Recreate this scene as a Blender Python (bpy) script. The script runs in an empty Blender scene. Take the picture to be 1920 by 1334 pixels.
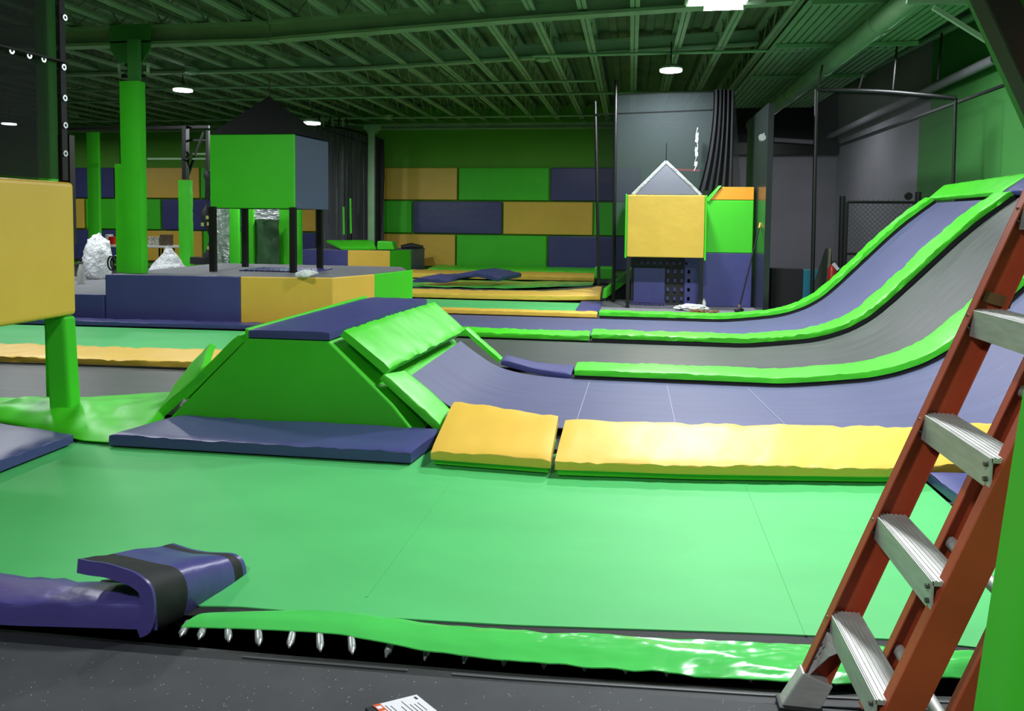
import bpy, math, random
from mathutils import Vector, Matrix, noise
random.seed(7)
C = bpy.context.scene.collection
PI = math.pi
# ------------------------------------------------------------------ camera model (1920x1334 frame)
W_, H_ = 1920, 1334
F = 1450.0; CX, CY = 960.0, 493.0; EYE = 1.4
_d = Vector(((1183-CX)/F, (415-CY)/F, 1)).normalized()
_u = Vector((0.019, -1, 0)); _u = (_u-_u.dot(_d)*_d).normalized()
_r = (-_u).cross(_d).normalized()
def ray(px, py):
    v = Vector(((px-CX)/F, (py-CY)/F, 1)); return Vector((v.dot(_r), v.dot(_d), v.dot(_u)))
def Pz(px, py, z=0.0):
    w = ray(px, py); t = (z-EYE)/w.z; return Vector((w.x*t, w.y*t, z))
def Py(px, py, Y):
    w = ray(px, py); t = Y/w.y; return Vector((w.x*t, Y, EYE+w.z*t))
def Px(px, py, X):
    w = ray(px, py); t = X/w.x; return Vector((X, w.y*t, EYE+w.z*t))
V = Vector
cam = bpy.data.cameras.new('camera'); co = bpy.data.objects.new('camera', cam); C.objects.link(co)
cam.sensor_width = 36; cam.lens = 36*F/W_; cam.shift_x = 0; cam.shift_y = (CY-H_/2)/W_
cam.clip_start = 0.05; cam.clip_end = 100
xr = V((_r[0], _d[0], _u[0])); yd = V((_r[1], _d[1], _u[1])); zf = V((_r[2], _d[2], _u[2]))
R = Matrix((xr, -yd, -zf)).transposed()
co.matrix_world = Matrix.Translation((0, 0, EYE)) @ R.to_4x4()
bpy.context.scene.camera = co

# ------------------------------------------------------------------ materials
def lin(c):
    return tuple(((x/255)/12.92 if x/255 <= .04045 else ((x/255+.055)/1.055)**2.4) for x in c)+(1,)
def nodes(name):
    m = bpy.data.materials.new(name); m.use_nodes = True
    nt = m.node_tree; b = nt.nodes['Principled BSDF']; return m, nt, b
def coords(nt, scale=(1, 1, 1)):
    tc = nt.nodes.new('ShaderNodeTexCoord'); mp = nt.nodes.new('ShaderNodeMapping')
    mp.inputs['Scale'].default_value = scale; nt.links.new(tc.outputs['Object'], mp.inputs['Vector']); return mp.outputs[0]
def mat(name, rgb, rough=.5, metal=0, bump=0, bscale=8, var=0, vscale=3, stretch=(1, 1, 1), spec=.5, coat=0, dist=.02, detail=3):
    m, nt, b = nodes(name); c = lin(rgb)
    b.inputs['Base Color'].default_value = c; b.inputs['Roughness'].default_value = rough
    b.inputs['Metallic'].default_value = metal; b.inputs['Specular IOR Level'].default_value = spec
    b.inputs['Coat Weight'].default_value = coat
    co_ = coords(nt, stretch)
    if bump:
        n = nt.nodes.new('ShaderNodeTexNoise'); n.inputs['Scale'].default_value = bscale; n.inputs['Detail'].default_value = detail
        nt.links.new(co_, n.inputs['Vector'])
        bp = nt.nodes.new('ShaderNodeBump'); bp.inputs['Strength'].default_value = bump; bp.inputs['Distance'].default_value = dist
        nt.links.new(n.outputs['Fac'], bp.inputs['Height']); nt.links.new(bp.outputs[0], b.inputs['Normal'])
    if var:
        n = nt.nodes.new('ShaderNodeTexNoise'); n.inputs['Scale'].default_value = vscale; n.inputs['Detail'].default_value = 6
        nt.links.new(co_, n.inputs['Vector'])
        r = nt.nodes.new('ShaderNodeMapRange'); r.inputs[1].default_value = .3; r.inputs[2].default_value = .7
        r.inputs[3].default_value = 1-var; r.inputs[4].default_value = 1+var
        nt.links.new(n.outputs['Fac'], r.inputs[0])
        x = nt.nodes.new('ShaderNodeVectorMath'); x.operation = 'SCALE'; x.inputs[0].default_value = c[:3]
        nt.links.new(r.outputs[0], x.inputs['Scale']); nt.links.new(x.outputs[0], b.inputs['Base Color'])
    return m
def netmat(name, rgb, opacity):
    m, nt, b = nodes(name); b.inputs['Base Color'].default_value = lin(rgb); b.inputs['Roughness'].default_value = .9
    b.inputs['Alpha'].default_value = opacity; return m
def emis(name, rgb, s):
    m, nt, b = nodes(name); b.inputs['Base Color'].default_value = lin(rgb)
    b.inputs['Emission Color'].default_value = lin(rgb); b.inputs['Emission Strength'].default_value = s; return m
GREEN = mat('green_vinyl', (74, 212, 36), .42, bump=.25, bscale=5, var=.05)
GREENM = mat('green_vinyl_matte', (66, 206, 32), .55, bump=.12, bscale=3, var=.04)
GREENGLOSS = mat('green_glossy_vinyl', (84, 208, 96), .16, bump=.35, bscale=4, var=.08, dist=.03)
YEL = mat('yellow_vinyl', (232, 190, 74), .45, bump=.22, bscale=5, var=.04)
NAVY = mat('navy_vinyl', (70, 72, 128), .38, bump=.25, bscale=5, var=.05)
PURP = mat('purple_vinyl', (78, 72, 138), .33, bump=.35, bscale=7, var=.05)
STEEL = mat('slate_vinyl', (84, 98, 122), .5, bump=.1, bscale=4)
BGREEN = mat('green_bed_weave', (80, 192, 106), .62, bump=.15, bscale=160, var=.07, vscale=1.1, stretch=(1, 2.2, 1), dist=.002)
BNAVY = mat('navy_bed_weave', (80, 84, 120), .58, bump=.2, bscale=60, var=.10, vscale=2.5, stretch=(.5, 5, 1), dist=.002, detail=6)
BBLACK = mat('black_bed_weave', (74, 78, 76), .45, bump=.25, bscale=50, var=.20, vscale=3, stretch=(.35, 6, 1), dist=.003, detail=6)
BLACK = mat('black_webbing', (22, 23, 25), .7, bump=.2, bscale=120, dist=.002)
BLACKV = mat('black_vinyl', (30, 32, 34), .6, bump=.3, bscale=60, var=.2, dist=.003)
BLACKM = mat('black_steel', (20, 21, 22), .4)
DARK = mat('dark_pit', (12, 12, 13), .9)
GREYF = mat('grey_carpet', (118, 120, 124), .85, bump=.2, bscale=90, var=.08, vscale=6, dist=.003)
DGREY = mat('dark_floor', (66, 68, 68), .9, bump=.2, bscale=40, var=.12)
ROOFP = mat('green_roof_tint', (140, 168, 132), .6, var=.12, vscale=3)  # green partly stands in for light bounced up from the mats
DECKP = mat('roof_deck_tint', (104, 128, 92), .8, var=.2, vscale=1.5)  # deck colour also carries some of the green bounce light
PIPEP = mat('painted_pipe', (126, 164, 122), .5, var=.1)
GREYW = mat('grey_wall_paint', (150, 148, 158), .85, bump=.1, bscale=30, var=.10, vscale=.8)
GREENW = mat('green_wall_paint', (98, 168, 52), .8, var=.06, vscale=.8)
GREENW2 = mat('green_wall_paint_bright', (64, 138, 62), .8, var=.08, vscale=.7)
ALU = mat('aluminium', (196, 196, 192), .5, metal=.35, bump=.12, bscale=30, var=.12, vscale=12, stretch=(1, 1, 6), dist=.002)
CHROME = mat('zinc_steel', (225, 230, 230), .3, metal=.7)
RED = mat('orange_fibreglass', (176, 74, 44), .45, bump=.2, bscale=40, var=.14, vscale=5, dist=.003)
REDX = mat('extinguisher_red', (196, 44, 28), .3)
WHITE = mat('white_paper', (238, 238, 242), .5)
WPLAST = mat('clear_plastic_sheeting', (244, 248, 248), .25, bump=.9, bscale=14, var=.12, vscale=9, dist=.05)
WHEAP = mat('white_plastic_heap', (245, 248, 250), .3, bump=.9, bscale=30, dist=.05, detail=8)
FOIL = mat('silver_film', (222, 228, 230), .2, metal=.6, bump=1, bscale=9, dist=.06, detail=6)
ORANGE = mat('orange_print', (214, 92, 50), .6)
INK = mat('dark_ink', (50, 52, 58), .7)
TEAL = mat('teal_paint', (24, 112, 132), .6)
WOOD = mat('wood_scraps', (150, 112, 72), .8, var=.2)
CURT = mat('black_curtain_vinyl', (92, 94, 100), .3, bump=.5, bscale=3, stretch=(4, 4, .3), dist=.05)
NET = netmat('black_net_mesh', (62, 72, 74), .36)
NETD = netmat('dense_black_net', (18, 20, 20), .6)
NETL = netmat('light_black_net', (24, 28, 28), .22)
GABLE = netmat('grey_mesh_fabric', (84, 88, 96), .75)
LAMP = emis('led_panel', (236, 240, 255), 14)
m, nt, b = nodes('speckled_rubber'); RUBBER = m
b.inputs['Roughness'].default_value = .75
_c = coords(nt)
vo = nt.nodes.new('ShaderNodeTexVoronoi'); vo.inputs['Scale'].default_value = 95; nt.links.new(_c, vo.inputs['Vector'])
th = nt.nodes.new('ShaderNodeMath'); th.operation = 'LESS_THAN'; th.inputs[1].default_value = .17; nt.links.new(vo.outputs['Distance'], th.inputs[0])
n2 = nt.nodes.new('ShaderNodeTexNoise'); n2.inputs['Scale'].default_value = 45; nt.links.new(_c, n2.inputs['Vector'])
t2 = nt.nodes.new('ShaderNodeMath'); t2.operation = 'GREATER_THAN'; t2.inputs[1].default_value = .6; nt.links.new(n2.outputs['Fac'], t2.inputs[0])
mu = nt.nodes.new('ShaderNodeMath'); mu.operation = 'MULTIPLY'; nt.links.new(th.outputs[0], mu.inputs[0]); nt.links.new(t2.outputs[0], mu.inputs[1])
n3 = nt.nodes.new('ShaderNodeTexNoise'); n3.inputs['Scale'].default_value = 6; n3.inputs['Detail'].default_value = 8; nt.links.new(_c, n3.inputs['Vector'])
cr = nt.nodes.new('ShaderNodeValToRGB'); cr.color_ramp.elements[0].color = lin((50, 52, 54)); cr.color_ramp.elements[1].color = lin((76, 78, 81))
nt.links.new(n3.outputs['Fac'], cr.inputs[0])
mx = nt.nodes.new('ShaderNodeMixRGB'); mx.inputs[2].default_value = lin((165, 168, 165))
nt.links.new(mu.outputs[0], mx.inputs[0]); nt.links.new(cr.outputs[0], mx.inputs[1]); nt.links.new(mx.outputs[0], b.inputs['Base Color'])

# ------------------------------------------------------------------ object helpers
def wpos(o):
    p = V((0, 0, 0))
    while o is not None: p += o.location; o = o.parent
    return p
def thing(name, label, cat, loc, group=None):
    o = bpy.data.objects.new(name, None); C.objects.link(o); o.location = loc; o.empty_display_size = .1
    o['label'] = label; o['category'] = cat
    if group: o['group'] = group
    return o
def tag(o, label, cat, group=None, kind=None):
    o['label'] = label; o['category'] = cat
    if group: o['group'] = group
    if kind: o['kind'] = kind
    return o
class MB:
    def __init__(s): s.v = []; s.f = []
    def add(s, vs, fs):
        k = len(s.v); s.v += [V(x) for x in vs]; s.f += [[k+i for i in f] for f in fs]; return s
    def hexa(s, p):   # 8 points: bottom 4 ccw, top 4 ccw
        return s.add(p, [(3, 2, 1, 0), (4, 5, 6, 7), (0, 1, 5, 4), (1, 2, 6, 5), (2, 3, 7, 6), (3, 0, 4, 7)])
    def box(s, a, b):
        x0, x1 = sorted((a[0], b[0])); y0, y1 = sorted((a[1], b[1])); z0, z1 = sorted((a[2], b[2]))
        return s.hexa([(x0, y0, z0), (x1, y0, z0), (x1, y1, z0), (x0, y1, z0), (x0, y0, z1), (x1, y0, z1), (x1, y1, z1), (x0, y1, z1)])
    def bar(s, p, q, w, h, up=(0, 0, 1)):
        p = V(p); q = V(q); d = (q-p).normalized(); up = V(up)
        if abs(d.dot(up)) > .98: up = V((0, 1, 0))
        a = d.cross(up).normalized(); b = a.cross(d).normalized(); a *= w/2; b *= h/2
        return s.hexa([p-a-b, p+a-b, q+a-b, q-a-b, p-a+b, p+a+b, q+a+b, q-a+b])
    def tube(s, pts, r, n=10, caps=True):
        pts = [V(p) for p in pts]; k = len(s.v); a = None
        for i, p in enumerate(pts):
            d = (pts[min(i+1, len(pts)-1)]-pts[max(i-1, 0)]).normalized()
            if a is None:
                a = d.orthogonal().normalized()
            a = (a-a.dot(d)*d).normalized(); b = d.cross(a)
            rr = r[i] if isinstance(r, (list, tuple)) else r
            for j in range(n):
                t = 2*PI*j/n; s.v.append(p+a*math.cos(t)*rr+b*math.sin(t)*rr)
        for i in range(len(pts)-1):
            for j in range(n):
                j2 = (j+1) % n; s.f.append([k+i*n+j, k+i*n+j2, k+(i+1)*n+j2, k+(i+1)*n+j])
        if caps:
            s.f.append([k+j for j in range(n)][::-1]); s.f.append([k+(len(pts)-1)*n+j for j in range(n)])
        return s
    def prism(s, poly, off):
        n = len(poly); off = V(off); vs = [V(p) for p in poly]+[V(p)+off for p in poly]
        fs = [list(range(n))[::-1], [n+i for i in range(n)]]+[(i, (i+1) % n, n+(i+1) % n, n+i) for i in range(n)]
        return s.add(vs, fs)
    def grid(s, rows, closed=False, caps=False):
        k = len(s.v); n = len(rows[0])
        for r_ in rows: s.v += [V(p) for p in r_]
        for i in range(len(rows)-1):
            for j in range(n if closed else n-1):
                j2 = (j+1) % n; s.f.append([k+i*n+j, k+i*n+j2, k+(i+1)*n+j2, k+(i+1)*n+j])
        if caps:
            s.f.append([k+j for j in range(n)][::-1]); s.f.append([k+(len(rows)-1)*n+j for j in range(n)])
        return s
    def build(s, name, m, parent=None, smooth=False, bevel=0, seg=2, solid=0, sub=0, kind=None, fix=True, weighted=False):
        me = bpy.data.meshes.new(name)
        if parent is not None: off = wpos(parent)
        else:
            n = len(s.v); off = V((sum(v.x for v in s.v)/n, sum(v.y for v in s.v)/n, min(v.z for v in s.v)))
        me.from_pydata([tuple(v-off) for v in s.v], [], s.f)
        if fix:
            import bmesh
            bm = bmesh.new(); bm.from_mesh(me); bmesh.ops.recalc_face_normals(bm, faces=bm.faces); bm.to_mesh(me); bm.free()
        me.materials.append(m)
        if smooth:
            for p in me.polygons: p.use_smooth = True
        o = bpy.data.objects.new(name, me); C.objects.link(o)
        if parent is not None: o.parent = parent
        else: o.location = off
        if solid:
            q = o.modifiers.new('solid', 'SOLIDIFY'); q.thickness = solid; q.offset = 0
        if bevel:
            q = o.modifiers.new('bevel', 'BEVEL'); q.width = bevel; q.segments = seg; q.limit_method = 'ANGLE'; q.angle_limit = .6
        if sub:
            q = o.modifiers.new('sub', 'SUBSURF'); q.levels = sub; q.render_levels = sub
        if smooth and not sub:
            q = o.modifiers.new('es', 'EDGE_SPLIT'); q.split_angle = .9
        if kind: o['kind'] = kind
        return o
def resample(pts, n):
    pts = [V(p) for p in pts]; L = [0]
    for a, b in zip(pts, pts[1:]): L.append(L[-1]+(b-a).length)
    out = []
    for i in range(n):
        t = L[-1]*i/(n-1); j = 0
        while j < len(L)-2 and L[j+1] < t: j += 1
        u = (t-L[j])/max(1e-9, L[j+1]-L[j]); out.append(pts[j].lerp(pts[j+1], u))
    return out
def smoothline(pts, n, it=3):
    p = resample(pts, n)
    for _ in range(it): p = [p[0]]+[(p[i-1]+2*p[i]+p[i+1])/4 for i in range(1, n-1)]+[p[-1]]
    return p
SEC = [(0, 0), (-.008, .3), (-.006, .84), (.002, .965), (.018, 1), (.15, 1.02), (.3, 1.03), (.5, 1.035), (.7, 1.03), (.85, 1.02), (.982, 1), (.998, .965), (1.006, .84), (1.008, .3), (1, 0)]
def pad(A, B, th=.06, wr=.006, n=None, lift=.003, ridge=0, sm=2, rr=None, seed=0):
    """soft vinyl pad: A near edge, B far edge (polylines along its length), th thickness"""
    La = sum((V(b)-V(a)).length for a, b in zip(A, A[1:]))
    n = n or max(6, min(140, int(La/.045)))
    A = smoothline(A, n, sm) if len(A) > 2 else resample(A, n); B = smoothline(B, n, sm) if len(B) > 2 else resample(B, n)
    wid = (B[0]-A[0]).length
    rad = rr or min(.3, th*.3/max(wid, .01))
    rows = []
    for i in range(n):
        t = (A[min(i+1, n-1)]-A[max(i-1, 0)]).normalized(); w = B[i]-A[i]; nr = t.cross(w).normalized()
        if nr.z < 0: nr = -nr
        e = min(i, n-1-i); es = [.9, 1, 1, 1][min(e, 3)]
        row = []
        for (s, h) in SEC:
            # corner zone scaled by thickness
            if s <= .05: ss = s/.05*rad if s > 0 else s*rad*6
            elif s >= .95: ss = 1-((1-s)/.05*rad) if s < 1 else 1+(s-1)*rad*6
            else: ss = rad+(s-.05)/.9*(1-2*rad)
            p = A[i]+w*ss+nr*(h*th*(es if h > .1 else 1)+lift)
            if h > .2:
                q = p*5+V((seed*7.3, 0, 0)); nz = noise.noise(q)+.5*noise.noise(q*2.7)
                cre = abs(noise.noise(V((p.x*11+seed, p.y*11, p.z*9))))
                edge = 1 if (s < .06 or s > .94) else .35
                p = p+nr*(nz*wr*.7)-nr*(cre*wr*1.6*edge)
                if h < .98: p = p+(-w.normalized() if s < .5 else w.normalized())*(noise.noise(q*3)*wr*.9)
            row.append(p)
        rows.append(row)
    return MB().grid(rows, closed=True, caps=True)
def mkpad(name, A, B, m, label, cat='pad', group=None, parent=None, **k):
    o = pad(A, B, **k).build(name, m, parent, smooth=True)
    if label: tag(o, label, cat, group)
    return o
def sheet(A, B, n=40, nu=8, th=.008, bump=0, seed=0, sag=0):
    A = smoothline(A, n, 2); B = smoothline(B, n, 2); rows = []
    for i in range(n):
        row = []
        for j in range(nu):
            u = j/(nu-1); p = A[i].lerp(B[i], u); q = V((p.x*3+seed, p.y*3, p.z*2))
            p = p+V((0, 0, bump*(noise.noise(q)+.5*noise.noise(q*2.3))-sag*4*u*(1-u)))
            row.append(p)
        rows.append(row)
    top = rows; bot = [[p-V((0, 0, th)) for p in r_] for r_ in rows]
    return MB().grid([t+b[::-1] for t, b in zip(top, bot)], closed=True, caps=True)
def pxl(f, pts, *a): return [f(x, y, *a) for x, y in pts]

# ================================================================== THE ROOM
def struct(name, a, b, m, **k): return MB().box(a, b).build(name, m, kind='structure', **k)
struct('floor', (-20, 4.4, -.35), (5, 21.6, -.12), DGREY)
struct('floor', (-20, 2.3, -.75), (5, 4.4, -.6), DARK)
e0, e1 = Pz(0, 1192), Pz(1440, 1307)
sl = (e1.y-e0.y)/(e1.x-e0.x)
yl, yr_ = e0.y+sl*(-8-e0.x)-.035, e0.y+sl*(5-e0.x)-.035
MB().prism([(-8, -4, -.75), (5, -4, -.75), (5, yr_, -.75), (-8, yl, -.75)], (0, 0, .75)).build('floor_walkway', RUBBER, kind='structure')
struct('floor_back_right', (-.52, 12.0, -.12), (4.96, 13.9, 0), GREYF)
struct('wall_back', (-20, 21.6, -.35), (2.2, 21.8, 4.6), GREENW)
struct('wall_back_grey', (2.2, 20.2, -.12), (5, 20.4, Py(1490, 290, 20.2).z), GREYW)
struct('trim_1', (2.2, 20.0, Py(1490, 290, 20.0).z), (5, 20.19, Py(1490, 267, 20.0).z), BLACKM)
struct('wall_back_dark', (2.2, 20.2, Py(1490, 289, 20.2).z), (5, 20.4, 4.57), BLACKV)
struct('wall_right', (5, -4, -.35), (5.2, 21.6, 4.6), GREYW)
struct('wall_right_green', (4.965, 1.0, -.1), (4.995, Px(1721, 300, 4.965).y, 3.27), GREENW2)
struct('trim_2', (4.94, 1.0, 3.275), (4.995, 20, 3.31), BLACKM)
struct('wall_right_upper', (4.965, 1.0, 3.315), (4.995, Px(1745, 200, 4.965).y, 4.58), GREENW2)
struct('wall_left', (-20.2, -4, -.35), (-20, 21.6, 4.6), GREENW)
struct('wall_front', (-20, -4.2, -.75), (5, -4, 4.6), GREYW)
# corrugated roof deck
rows = []
for Y in (-4, 21.6):
    r_ = []
    x = -20.0
    while x < 5:
        r_ += [(x, Y, 4.62), (x+.07, Y, 4.62), (x+.1, Y, 4.58), (x+.2, Y, 4.58), (x+.23, Y, 4.62)]; x += .3
    rows.append(r_)
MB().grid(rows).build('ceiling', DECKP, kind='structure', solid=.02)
# girders (kinked where two lengths meet)
def girder(name, pts, h, w, m, label):
    mb = MB()
    for p, q in zip(pts, pts[1:]):
        p, q = V(p), V(q)
        mb.bar(p+V((0, 0, .02)), q+V((0, 0, .02)), w, .04)
        mb.bar(p+V((0, 0, h/2)), q+V((0, 0, h/2)), .035, h-.04)
        mb.bar(p+V((0, 0, h-.02)), q+V((0, 0, h-.02)), w, .04)
    o = mb.build(name, m, kind='structure'); o['label'] = label; return o
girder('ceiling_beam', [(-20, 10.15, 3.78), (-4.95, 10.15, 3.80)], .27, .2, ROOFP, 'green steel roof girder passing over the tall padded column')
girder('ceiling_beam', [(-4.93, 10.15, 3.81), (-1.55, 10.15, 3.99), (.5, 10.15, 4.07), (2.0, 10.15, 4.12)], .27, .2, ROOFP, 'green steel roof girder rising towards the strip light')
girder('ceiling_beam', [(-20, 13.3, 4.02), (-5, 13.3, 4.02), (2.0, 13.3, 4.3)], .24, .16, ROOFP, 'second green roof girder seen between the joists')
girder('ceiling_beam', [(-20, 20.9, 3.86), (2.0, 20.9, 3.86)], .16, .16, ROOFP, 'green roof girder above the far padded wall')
# open web joists
def joist(X):
    mb = MB(); z0 = 4.10
    mb.box((X-.06, 1, z0), (X-.006, 21.5, z0+.035)); mb.box((X+.006, 1, z0), (X+.06, 21.5, z0+.035))
    mb.box((X-.05, 1, 4.5), (X+.05, 21.5, 4.56))
    y = 1.0; up = True
    while y < 21.3:
        a, b_ = (z0+.04, 4.5) if up else (4.5, z0+.04)
        mb.bar((X, y, a), (X, y+.42, b_), .016, .016); y += .42; up = not up
    return mb
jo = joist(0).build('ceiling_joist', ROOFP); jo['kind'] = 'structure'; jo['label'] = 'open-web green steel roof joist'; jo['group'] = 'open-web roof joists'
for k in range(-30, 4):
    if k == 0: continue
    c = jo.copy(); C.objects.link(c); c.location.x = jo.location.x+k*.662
# pipes running across below the joists
def pipe(name, pts, r, m, label, cat='pipe', group=None, n=10): return tag(MB().tube(pts, r, n).build(name, m, smooth=True), label, cat, group)
pipe('ceiling_pipe', [(-1.6, 12.5, 4.04), (4.0, 12.5, 4.04)], .028, PIPEP, 'green cross pipe over the far disc light, nearest of the thin cross pipes')
pipe('ceiling_pipe', [(-19, 14.7, 3.98), (-.7, 14.7, 4.02)], .028, PIPEP, 'green cross pipe just above the black tower apex')
pipe('ceiling_pipe', [(-19, 16.2, 3.98), (3.0, 16.2, 4.04)], .030, PIPEP, 'long thin green cross pipe running behind the black tower apex')
pipe('ceiling_pipe', [(-16, 19.5, 4.0), (-.8, 19.5, 4.02)], .030, PIPEP, 'green cross pipe nearest the far padded wall')
# duct pipe along the depth with couplings
t = thing('main_pipe', 'thick green pipe running away under the ribbed ceiling on the right', 'pipe', (2.9, 6, 3.65))
MB().tube([(2.9, 5.5, 3.8), (2.9, 20, 3.8)], .13, 20).build('pipe_run', PIPEP, t, smooth=True)
for Y in (9.9, 12.6, 15.2, 17.9): MB().tube([(2.9, Y, 3.8), (2.9, Y+.12, 3.8)], .145, 20).build('coupling', PIPEP, t, smooth=True)
# ribbed ceiling panel on the right
rows = []
for Y in (7, 18.5):
    r_ = []; x = 2.02
    while x < 3.95:
        r_ += [(x, Y, 4.02), (x+.07, Y, 4.02), (x+.075, Y, 4.13), (x+.1, Y, 4.13)]; x += .105
    rows.append(r_)
t = thing('ribbed_ceiling_panel', 'green ribbed metal ceiling panel around the thick pipe', 'ceiling panel', (3, 12, 4.0))
MB().grid(rows).build('ribbed_sheet', PIPEP, t, solid=.01)
for Y in (9.6, 11.9, 14.4): MB().box((2.05, Y, 3.95), (4.0, Y+.06, 4.005)).build('cross_rail', PIPEP, t)
pipe('wall_pipe', [Px(1867, 110, 4.8), Px(1534, 266, 4.8)], .07, GREYW, 'grey pipe climbing along the right wall, lower of two')
pipe('wall_pipe', [Px(1836, 24, 4.6), Px(1576, 158, 4.6)], .06, PIPEP, 'green pipe high along the right wall, upper of two')
pipe('wall_pipe', [Py(1451, 262, 19.9), Py(1531, 267, 19.9)], .06, GREYW, 'short grey pipe crossing above the black lintel')
t = thing('roof_brace', 'thin green diagonal roof brace in the top corner by the black beam', 'brace', tuple(Py(1850, 78, 8)))
MB().bar(Py(1750, 14, 8), Py(1862, 84, 8), .04, .04).build('brace_bar', PIPEP, t)
MB().bar(Py(1700, 2, 8), Py(1826, 4, 8), .05, .05).build('brace_rail', PIPEP, t)

# ================================================================== wall pads on the far wall
RZ = [(1.95, 2.86), (1.0, 1.91), (.05, .96)]
PADS = [  # row, px0, px1, material, label
 (0, 708, 857, YEL, 'yellow wall pad in the top row beside the far black drape'),
 (0, 859, 1029, GREENM, 'green wall pad in the top row above the joint of navy and yellow'),
 (0, 1031, 1200, NAVY, 'navy wall pad in the top row partly behind the net poles'),
 (1, 706, 772, GREENM, 'green wall pad in the middle row beside the far black drape'),
 (1, 774, 941, NAVY, 'navy wall pad in the middle row, whole and open to view'),
 (1, 943, 1112, YEL, 'yellow wall pad in the middle row, whole and open to view'),
 (1, 1114, 1282, GREENM, 'green wall pad in the middle row behind the net poles'),
 (2, 704, 854, YEL, 'yellow wall pad in the bottom row above the grey platform side'),
 (2, 856, 1026, GREENM, 'green wall pad in the bottom row above the folded navy mat'),
 (2, 1028, 1198, NAVY, 'navy wall pad in the bottom row behind the net poles'),
 (0, 100, 214, NAVY, 'navy wall pad in the top row behind the thin green column'),
 (0, 216, 374, YEL, 'yellow wall pad in the top row behind the black truss post'),
 (0, 376, 520, GREENM, 'green wall pad in the top row beside the green box tower'),
 (1, 100, 158, YEL, 'yellow wall pad sliver in the middle row above the clear plastic'),
 (1, 160, 301, GREENM, 'green wall pad in the middle row behind the thin green column'),
 (1, 303, 470, NAVY, 'navy wall pad in the middle row behind the short padded post'),
 (2, 100, 216, NAVY, 'navy wall pad in the bottom row behind the clear plastic'),
 (2, 218, 378, YEL, 'yellow wall pad in the bottom row behind the white table'),
 (2, 380, 480, GREENM, 'green wall pad in the bottom row behind the dark hanging gear'),
 (1, 482, 592, YEL, 'yellow wall pad seen through the green box tower legs'),
 (2, 482, 592, NAVY, 'navy wall pad seen through the green box tower legs'),
]
for r_, a, b_, m, lab in PADS:
    xa, xb = Py(a, 400, 21.5).x, Py(b_, 400, 21.5).x
    o = MB().box((xa+.01, 21.5, RZ[r_][0]), (xb-.01, 21.58, RZ[r_][1])).build('wall_pad', m, bevel=.02, seg=2); tag(o, lab, 'wall pad', 'wall pads on the far wall')

# ================================================================== TRAMPOLINE COURTS
# --- near green trampoline
Z0 = -.012
t = thing('green_trampoline', 'large flat bright green trampoline bed filling the foreground', 'trampoline', (-.9, 3.4, -.03))
bf = [Pz(x, y, Z0) for x, y in [(-400, 1130), (440, 1137), (560, 1147), (700, 1157), (960, 1172), (1440, 1188), (1700, 1200), (1850, 1216)]]
def fy(x, pts):
    for a, b_ in zip(pts, pts[1:]):
        if a.x <= x <= b_.x: return a.y+(b_.y-a.y)*(x-a.x)/(b_.x-a.x)
    return pts[0].y if x < pts[0].x else pts[-1].y
rows = []
for i in range(60):
    x = -3.42+i*(1.62+3.42)/59; y0 = fy(x, bf); rows.append([(x, y0+(4.60-y0)*j/12, Z0) for j in range(13)])
top = rows; bot = [[(p[0], p[1], p[2]-.006) for p in r_] for r_ in rows]
MB().grid([a+b_[::-1] for a, b_ in zip(top, bot)], closed=True, caps=True).build('bed', BGREEN, t)
rows = [[(p[0][0], p[0][1]-.065, Z0-.004), (p[0][0], p[0][1]+.01, Z0-.007)] for p in top]
MB().grid(rows).build('border_webbing', BLACK, t, solid=.004)
MB().bar((-3.5, 4.42, -.06), (1.8, 4.42, -.06), .05, .06).build('frame', BLACKM, t)
for x0 in (-.95, .62):   # sewn seams in the bed
    MB().bar((x0, 2.7, Z0+.001), (x0+.02, 4.3, Z0+.001), .008, .002).build('seam', BGREEN, t)
# springs along the front edge
fr = [Pz(x, y, -.03) for x, y in [(0, 1182), (330, 1200), (700, 1236), (960, 1257), (1440, 1290), (1900, 1310)]]
fp = [Pz(x, y, 0) for x, y in [(-300, 1160), (0, 1192), (480, 1237), (960, 1276), (1440, 1307), (2300, 1340)]]
SP = [((356, 1177), (338, 1198)), ((388, 1178), (373, 1203)), ((427, 1179), (429, 1208)), ((484, 1185), (486, 1215)), ((552, 1188), (542, 1219)), ((599, 1192), (601, 1226)), ((658, 1197), (661, 1231))]
def spring(p, q, par):
    mb = MB(); p, q = V(p), V(q); d = (q-p); n = 26; pts = []; rad = []
    mb.tube([p+d*.04, p+d*.12, p+d*.2, p+d*.5, p+d*.8, p+d*.9, q-d*.02], [.004, .007, .0105, .0115, .0105, .006, .004], 10)
    for i in range(22):
        a = p+d*(.2+.6*i/22); mb.tube([a, a+d*.014], .0126, 10)
    return mb.build('spring', CHROME, par, smooth=True)
for a, b_ in SP:
    q = Pz(b_[0], b_[1]-4, -.012); q.y = max(q.y, fy(q.x, fp)+.088); p = Pz(a[0], a[1]-14, -.010)
    spring(p, q, t)
x = -.78
while x < 1.0:
    y0 = fy(x, bf); y1 = fy(x, fr); spring((x, y0-.06, -.035), (x+.01, fy(x, fp)+.135, -.04), t); x += .13
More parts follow.
